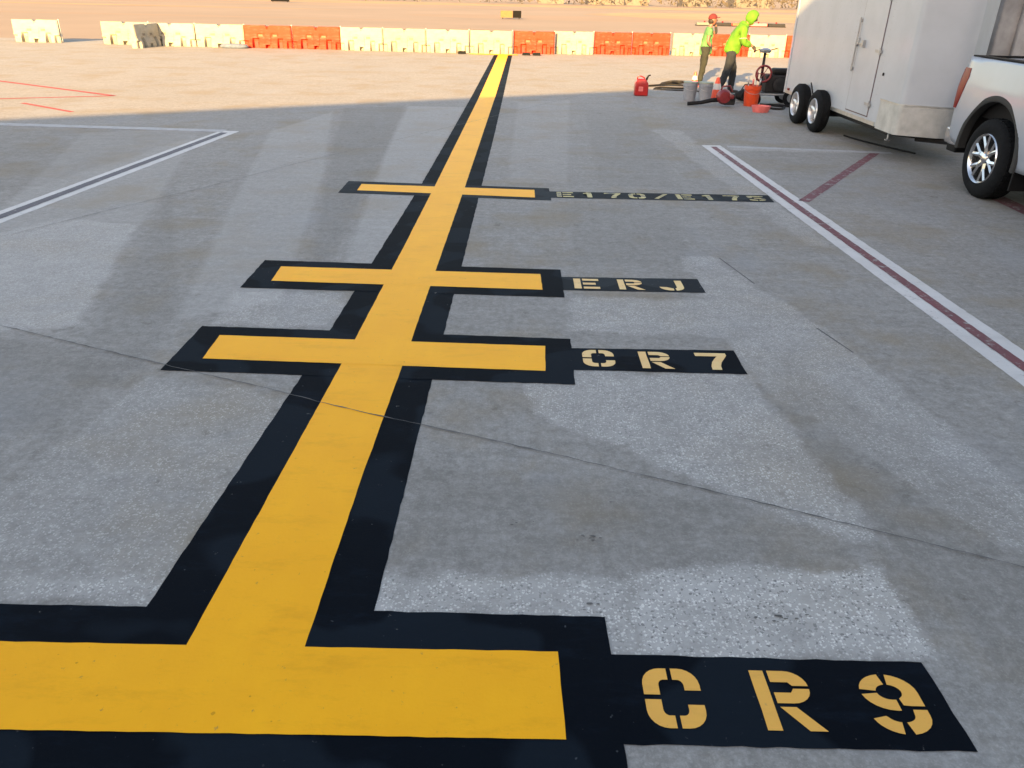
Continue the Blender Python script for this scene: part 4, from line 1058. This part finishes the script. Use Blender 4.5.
def hand_bm(wrist, d, n, side=1, curl=.6, k=1.0):
    """palm and five fingers; d = pointing direction, n = palm normal (fingers curl towards it)"""
    w = Vector(wrist); d = Vector(d).normalized(); n = Vector(n); n = (n - d * n.dot(d)).normalized(); s = d.cross(n) * side
    pc = w + d * .045 * k
    bm = skin_bm([w - d * .01, pc, w + d * .09 * k], [(0, 1), (1, 2)], [(.024 * k, .026 * k), (.020 * k, .038 * k), (.016 * k, .036 * k)], 2)
    for j, (off, L) in enumerate(((.030, .070), (.010, .078), (-.010, .072), (-.029, .058))):
        b0 = w + d * .075 * k + s * off * k; pts = [b0]; a = 0
        for q, f in enumerate((.45, .32, .23)):
            a += curl * (.5 if q == 0 else .7); pts.append(pts[-1] + (d * math.cos(a) + n * math.sin(a)) * L * f * k)
        join_bm(bm, skin_bm(pts, [(0, 1), (1, 2), (2, 3)], [.0092 * k, .0088 * k, .008 * k, .007 * k], 1))
    t0 = w + d * .025 * k + s * .030 * k
    pts = [t0, t0 + (s * .8 + d * .5 + n * .2).normalized() * .032 * k]; pts.append(pts[-1] + (s * .3 + d * .8 + n * .5).normalized() * .028 * k); pts.append(pts[-1] + (d * .8 + n * .6).normalized() * .022 * k)
    join_bm(bm, skin_bm(pts, [(0, 1), (1, 2), (2, 3)], [.012 * k, .010 * k, .0095 * k, .008 * k], 1))
    return bm

def wrinkle(o, amp=.014, sc=.09):
    tx = bpy.data.textures.new('folds', 'CLOUDS'); tx.noise_scale = sc; tx.noise_depth = 3
    sb = o.modifiers.new('s', 'SUBSURF'); sb.levels = 1; sb.render_levels = 1
    d = o.modifiers.new('d', 'DISPLACE'); d.texture = tx; d.strength = amp * 2; d.mid_level = .5; return o

def boot_bm(c, heading=0):
    bm = skin_bm([(0, 0, .10), (.0, 0, .045), (.10, 0, .038), (.19, 0, .032)], [(0, 1), (1, 2), (2, 3)], [(.050, .050), (.045, .045), (.038, .045), (.028, .040)], 2)
    m = Matrix.Rotation(heading, 3, 'Z')
    for v in bm.verts:
        v.co.z = max(v.co.z, 0.0); v.co = m @ v.co + Vector(c)
    return bm

# worker in lime T-shirt: faces right, leaning forward, hand raised to the face
p = empty('person', (4.66, 21.2, 0), 'worker in a lime T-shirt and red cap with one hand raised to the face', 'person')
p.rotation_euler.y = R(-8.5)
J = dict(hip=(.13, 0, .83), waist=(.16, 0, .96), chest=(.22, 0, 1.18), neck=(.275, 0, 1.34), head=(.32, 0, 1.47),
         kL=(.08, .10, .44), aL=(.0, .11, .09), kR=(.05, -.09, .44), aR=(-.06, -.10, .09),
         sR=(.22, -.18, 1.27), eR=(.14, -.25, 1.02), wR=(.26, -.21, .86), sL=(.25, .18, 1.27), eL=(.46, .22, 1.12), wL=(.43, .13, 1.36))
body = skin_bm(*chain([(J['hip'], (.075, .10)), (J['waist'], (.075, .10)), (J['chest'], (.105, .15)), (J['neck'], .05), (J['head'], .055)],
   [2, (J['sR'], .052), (J['eR'], .040), (J['wR'], .027)], [2, (J['sL'], .052), (J['eL'], .040), (J['wL'], .027)],
   [0, ((.13, .08, .78), .062), (J['kL'], .050), (J['aL'], .038)], [0, ((.12, -.08, .78), .062), (J['kR'], .050), (J['aR'], .038)]))
join_bm(body, head_bm((.335, 0, 1.475), .098, R(8), R(8)))
join_bm(body, hand_bm(J['wR'], (.8, .1, -.6), (.3, .9, .3), 1, .7)); join_bm(body, hand_bm(J['wL'], (-.25, -.25, .9), (-.6, -.5, 0), -1, .8))
obj('body', body, M['skin'], p, True)
sh = skin_bm(*chain([((.135, 0, .68), (.138, .175)), ((.14, 0, .77), (.136, .172)), ((.15, 0, .86), (.132, .170)), ((.17, 0, .99), (.120, .155)), ((.22, 0, 1.19), (.125, .170)), ((.262, 0, 1.315), (.062, .075))],
   [4, ((.215, -.19, 1.265), .070), ((.185, -.225, 1.14), .062)], [4, ((.25, .19, 1.265), .070), ((.34, .215, 1.20), .062)]))
wrinkle(obj('shirt', sh, M['lime'], p, True), .020)
trs = skin_bm(*chain([((.14, 0, .95), (.112, .145)), ((.13, 0, .82), (.118, .15))], [1, ((.13, .09, .74), .104), ((.085, .10, .44), .082), ((.01, .11, .13), .072), ((.005, .11, .05), .070)], [1, ((.12, -.09, .74), .104), ((.055, -.09, .44), .082), ((-.05, -.10, .13), .072), ((-.055, -.10, .05), .070)]))
wrinkle(obj('trousers', trs, M['trouser_olive'], p, True), .020)
b_ = boot_bm((.0, .11, 0)); obj('boot', b_, M['boot'], p, True); b_ = boot_bm((-.06, -.10, 0), R(-6)); obj('boot', b_, M['boot'], p, True)
bm = nb(); bmesh.ops.create_uvsphere(bm, u_segments=20, v_segments=12, radius=.112)
for v in list(bm.verts):
    if v.co.z < -.012: v.co.z = -.012
for v in bm.verts: v.co = Vector((v.co.x * 1.02, v.co.y * .84, v.co.z * .95)) + Vector((.33, 0, 1.515))
prism(bm, [(.40, -.07), (.50, -.05), (.515, 0), (.50, .05), (.40, .07)], 1.505, 1.518)
obj('cap', bm, M['cap_red'], p, True, 50)
bm = nb(); bmesh.ops.create_uvsphere(bm, u_segments=16, v_segments=10, radius=.1)
for v in bm.verts: v.co = Vector((v.co.x * .8, v.co.y * .82, v.co.z * .75)) + Vector((.295, 0, 1.455))
obj('hair', bm, M['hair'], p, True)
bm = skin_bm([J['wR'], (.20, -.232, .95)], [(0, 1)], [.032, .040], 1); obj('sleeve', bm, M['glove'], p, True)
bm = skin_bm([(.43, .14, 1.34), (.455, .21, 1.14), (.38, .215, 1.165)], [(0, 1), (1, 2)], [.034, .046, .048], 2); obj('sleeve', bm, M['glove'], p, True)

# worker in hooded hi-vis jacket: leaning forward over the tools, arms out in front
p = empty('person', (4.60, 19.15, 0), 'worker in a hooded yellow-green jacket and dark jeans, bending over the tools', 'person')
p.rotation_euler.y = R(-3)
J = dict(hip=(.27, 0, .93), waist=(.31, 0, 1.06), chest=(.42, 0, 1.30), neck=(.55, 0, 1.48), head=(.66, 0, 1.58),
         kR=(.16, -.11, .50), aR=(.0, -.12, .10), kL=(.36, .11, .50), aL=(.34, .13, .10),
         sR=(.44, -.20, 1.38), eR=(.44, -.27, 1.10), wR=(.66, -.20, 1.02), sL=(.48, .20, 1.38), eL=(.56, .26, 1.12), wL=(.78, .18, 1.0))
body = skin_bm(*chain([(J['hip'], (.08, .11)), (J['waist'], (.08, .11)), (J['chest'], (.12, .16)), (J['neck'], .055), (J['head'], .06)],
   [2, (J['sR'], .058), (J['eR'], .043), (J['wR'], .029)], [2, (J['sL'], .058), (J['eL'], .043), (J['wL'], .029)],
   [0, ((.27, .08, .88), .068), (J['kL'], .058), (J['aL'], .04)], [0, ((.26, -.08, .88), .068), (J['kR'], .058), (J['aR'], .04)]))
join_bm(body, head_bm((.68, 0, 1.60), .102, R(-6), R(32)))
join_bm(body, hand_bm(J['wR'], (.8, .1, -.55), (.1, .3, -1), 1, .8)); join_bm(body, hand_bm(J['wL'], (.6, -.1, -.8), (-.5, -.3, -.5), -1, .8))
obj('body', body, M['skin'], p, True)
jk = skin_bm(*chain([((.25, 0, .84), (.160, .195)), ((.27, 0, .95), (.168, .20)), ((.30, 0, 1.06), (.172, .20)), ((.41, 0, 1.29), (.178, .215)), ((.50, 0, 1.43), (.115, .14)), ((.575, 0, 1.505), (.09, .10))],
   [3, ((.44, -.22, 1.38), .100), ((.43, -.285, 1.10), .085), ((.635, -.205, 1.03), .058)], [3, ((.48, .22, 1.38), .100), ((.555, .275, 1.12), .085), ((.75, .185, 1.01), .058)]))
wrinkle(obj('jacket', jk, M['hivis'], p, True), .020)
obj('glove', hand_bm(J['wR'], (.8, .1, -.55), (.1, .3, -1), 1, .8, 1.14), M['glove'], p, True); obj('glove', hand_bm(J['wL'], (.6, -.1, -.8), (-.5, -.3, -.5), -1, .8, 1.14), M['glove'], p, True)
# hood: shell open at the front
bm = nb(); bmesh.ops.create_uvsphere(bm, u_segments=24, v_segments=16, radius=.140)
bmesh.ops.delete(bm, geom=[v for v in bm.verts if v.co.x > .088 and abs(v.co.z) < .10], context='VERTS')
m_ = Matrix.Rotation(R(32), 3, 'Y')
for v in bm.verts: v.co = m_ @ Vector((v.co.x * 1.08, v.co.y * .90, v.co.z * 1.12)) + Vector((.665, 0, 1.595))
bmesh.ops.solidify(bm, geom=bm.faces, thickness=.012)
obj('hood', bm, M['hivis'], p, True)
def band(pts, rad, nm='reflective_band'):
    bm = skin_bm(pts, [(0, 1)], rad, 1); return obj(nm, bm, M['reflective'], p, True)
band([(.295, 0, 1.045), (.312, 0, 1.085)], [(.192, .220), (.192, .220)])
band([(.435, -.268, 1.17), (.436, -.262, 1.20)], [.108, .108]); band([(.545, .262, 1.17), (.54, .258, 1.20)], [.108, .108])
trs = skin_bm(*chain([((.275, 0, 1.04), (.125, .155)), ((.27, 0, .90), (.132, .165))], [1, ((.28, .09, .82), .116), ((.365, .11, .50), .092), ((.345, .13, .13), .080), ((.343, .13, .05), .078)], [1, ((.25, -.09, .82), .116), ((.165, -.11, .50), .092), ((.01, -.12, .13), .080), ((.0, -.12, .05), .078)]))
wrinkle(obj('jeans', trs, M['trouser_dark'], p, True), .020)
b_ = boot_bm((.345, .13, 0)); obj('boot', b_, M['boot'], p, True); b_ = boot_bm((.0, -.12, 0), R(-10)); obj('boot', b_, M['boot'], p, True)

# ------------------------------------------------------------------ camera, light, sky
scene = bpy.context.scene
cam = bpy.data.cameras.new('camera'); co = bpy.data.objects.new('camera', cam); C.objects.link(co)
Fpx = 775.; roll = math.atan(.022); pitch = math.atan((384 + 9) * math.cos(roll) / Fpx)
cam.sensor_fit = 'HORIZONTAL'; cam.sensor_width = 36; cam.lens = Fpx / 1024 * 36
cam.clip_start = .05; cam.clip_end = 4000
co.location = (0, 0, 2.05)
fw = Vector((0, math.cos(pitch), -math.sin(pitch))); up = Vector((0, math.sin(pitch), math.cos(pitch))); rt = Vector((1, 0, 0))
# horizon runs down to the right: the camera is rolled anticlockwise about its axis
rt2 = rt * math.cos(roll) + up * math.sin(roll); up2 = -rt * math.sin(roll) + up * math.cos(roll)
co.matrix_world = Matrix(((rt2.x, up2.x, -fw.x, 0), (rt2.y, up2.y, -fw.y, 0), (rt2.z, up2.z, -fw.z, 2.05), (0, 0, 0, 1)))
scene.camera = co

s = Vector((-.27, -.93, .285)).normalized()
ld = bpy.data.lights.new('sun', 'SUN'); ld.energy = 4.3; ld.angle = R(.4); ld.color = (1.0, .62, .235)
lo = bpy.data.objects.new('sun', ld); C.objects.link(lo); lo.rotation_euler = s.to_track_quat('Z', 'Y').to_euler()
w = bpy.data.worlds.new('World'); scene.world = w; w.use_nodes = True
nt = w.node_tree; bg = nt.nodes['Background']
sky = nd(nt, 'ShaderNodeTexSky'); sky.sky_type = 'NISHITA'; sky.sun_disc = False
sky.sun_elevation = math.asin(s.z); sky.sun_rotation = math.atan2(s.x, s.y) % (2 * PI)
sky.air_density = 1.0; sky.dust_density = 1.2; sky.ozone_density = .6
# the camera's white balance sits between the warm sun and the blue shade
tint = mixc(nt, 1.0, sky.outputs['Color'], (1.0, .835, .715), 'MULTIPLY')
nt.links.new(tint, bg.inputs['Color']); bg.inputs['Strength'].default_value = .11
scene.view_settings.view_transform = 'Standard'; scene.view_settings.look = 'None'
scene.view_settings.exposure = 2.50; scene.view_settings.gamma = 1
scene.render.engine = 'CYCLES'
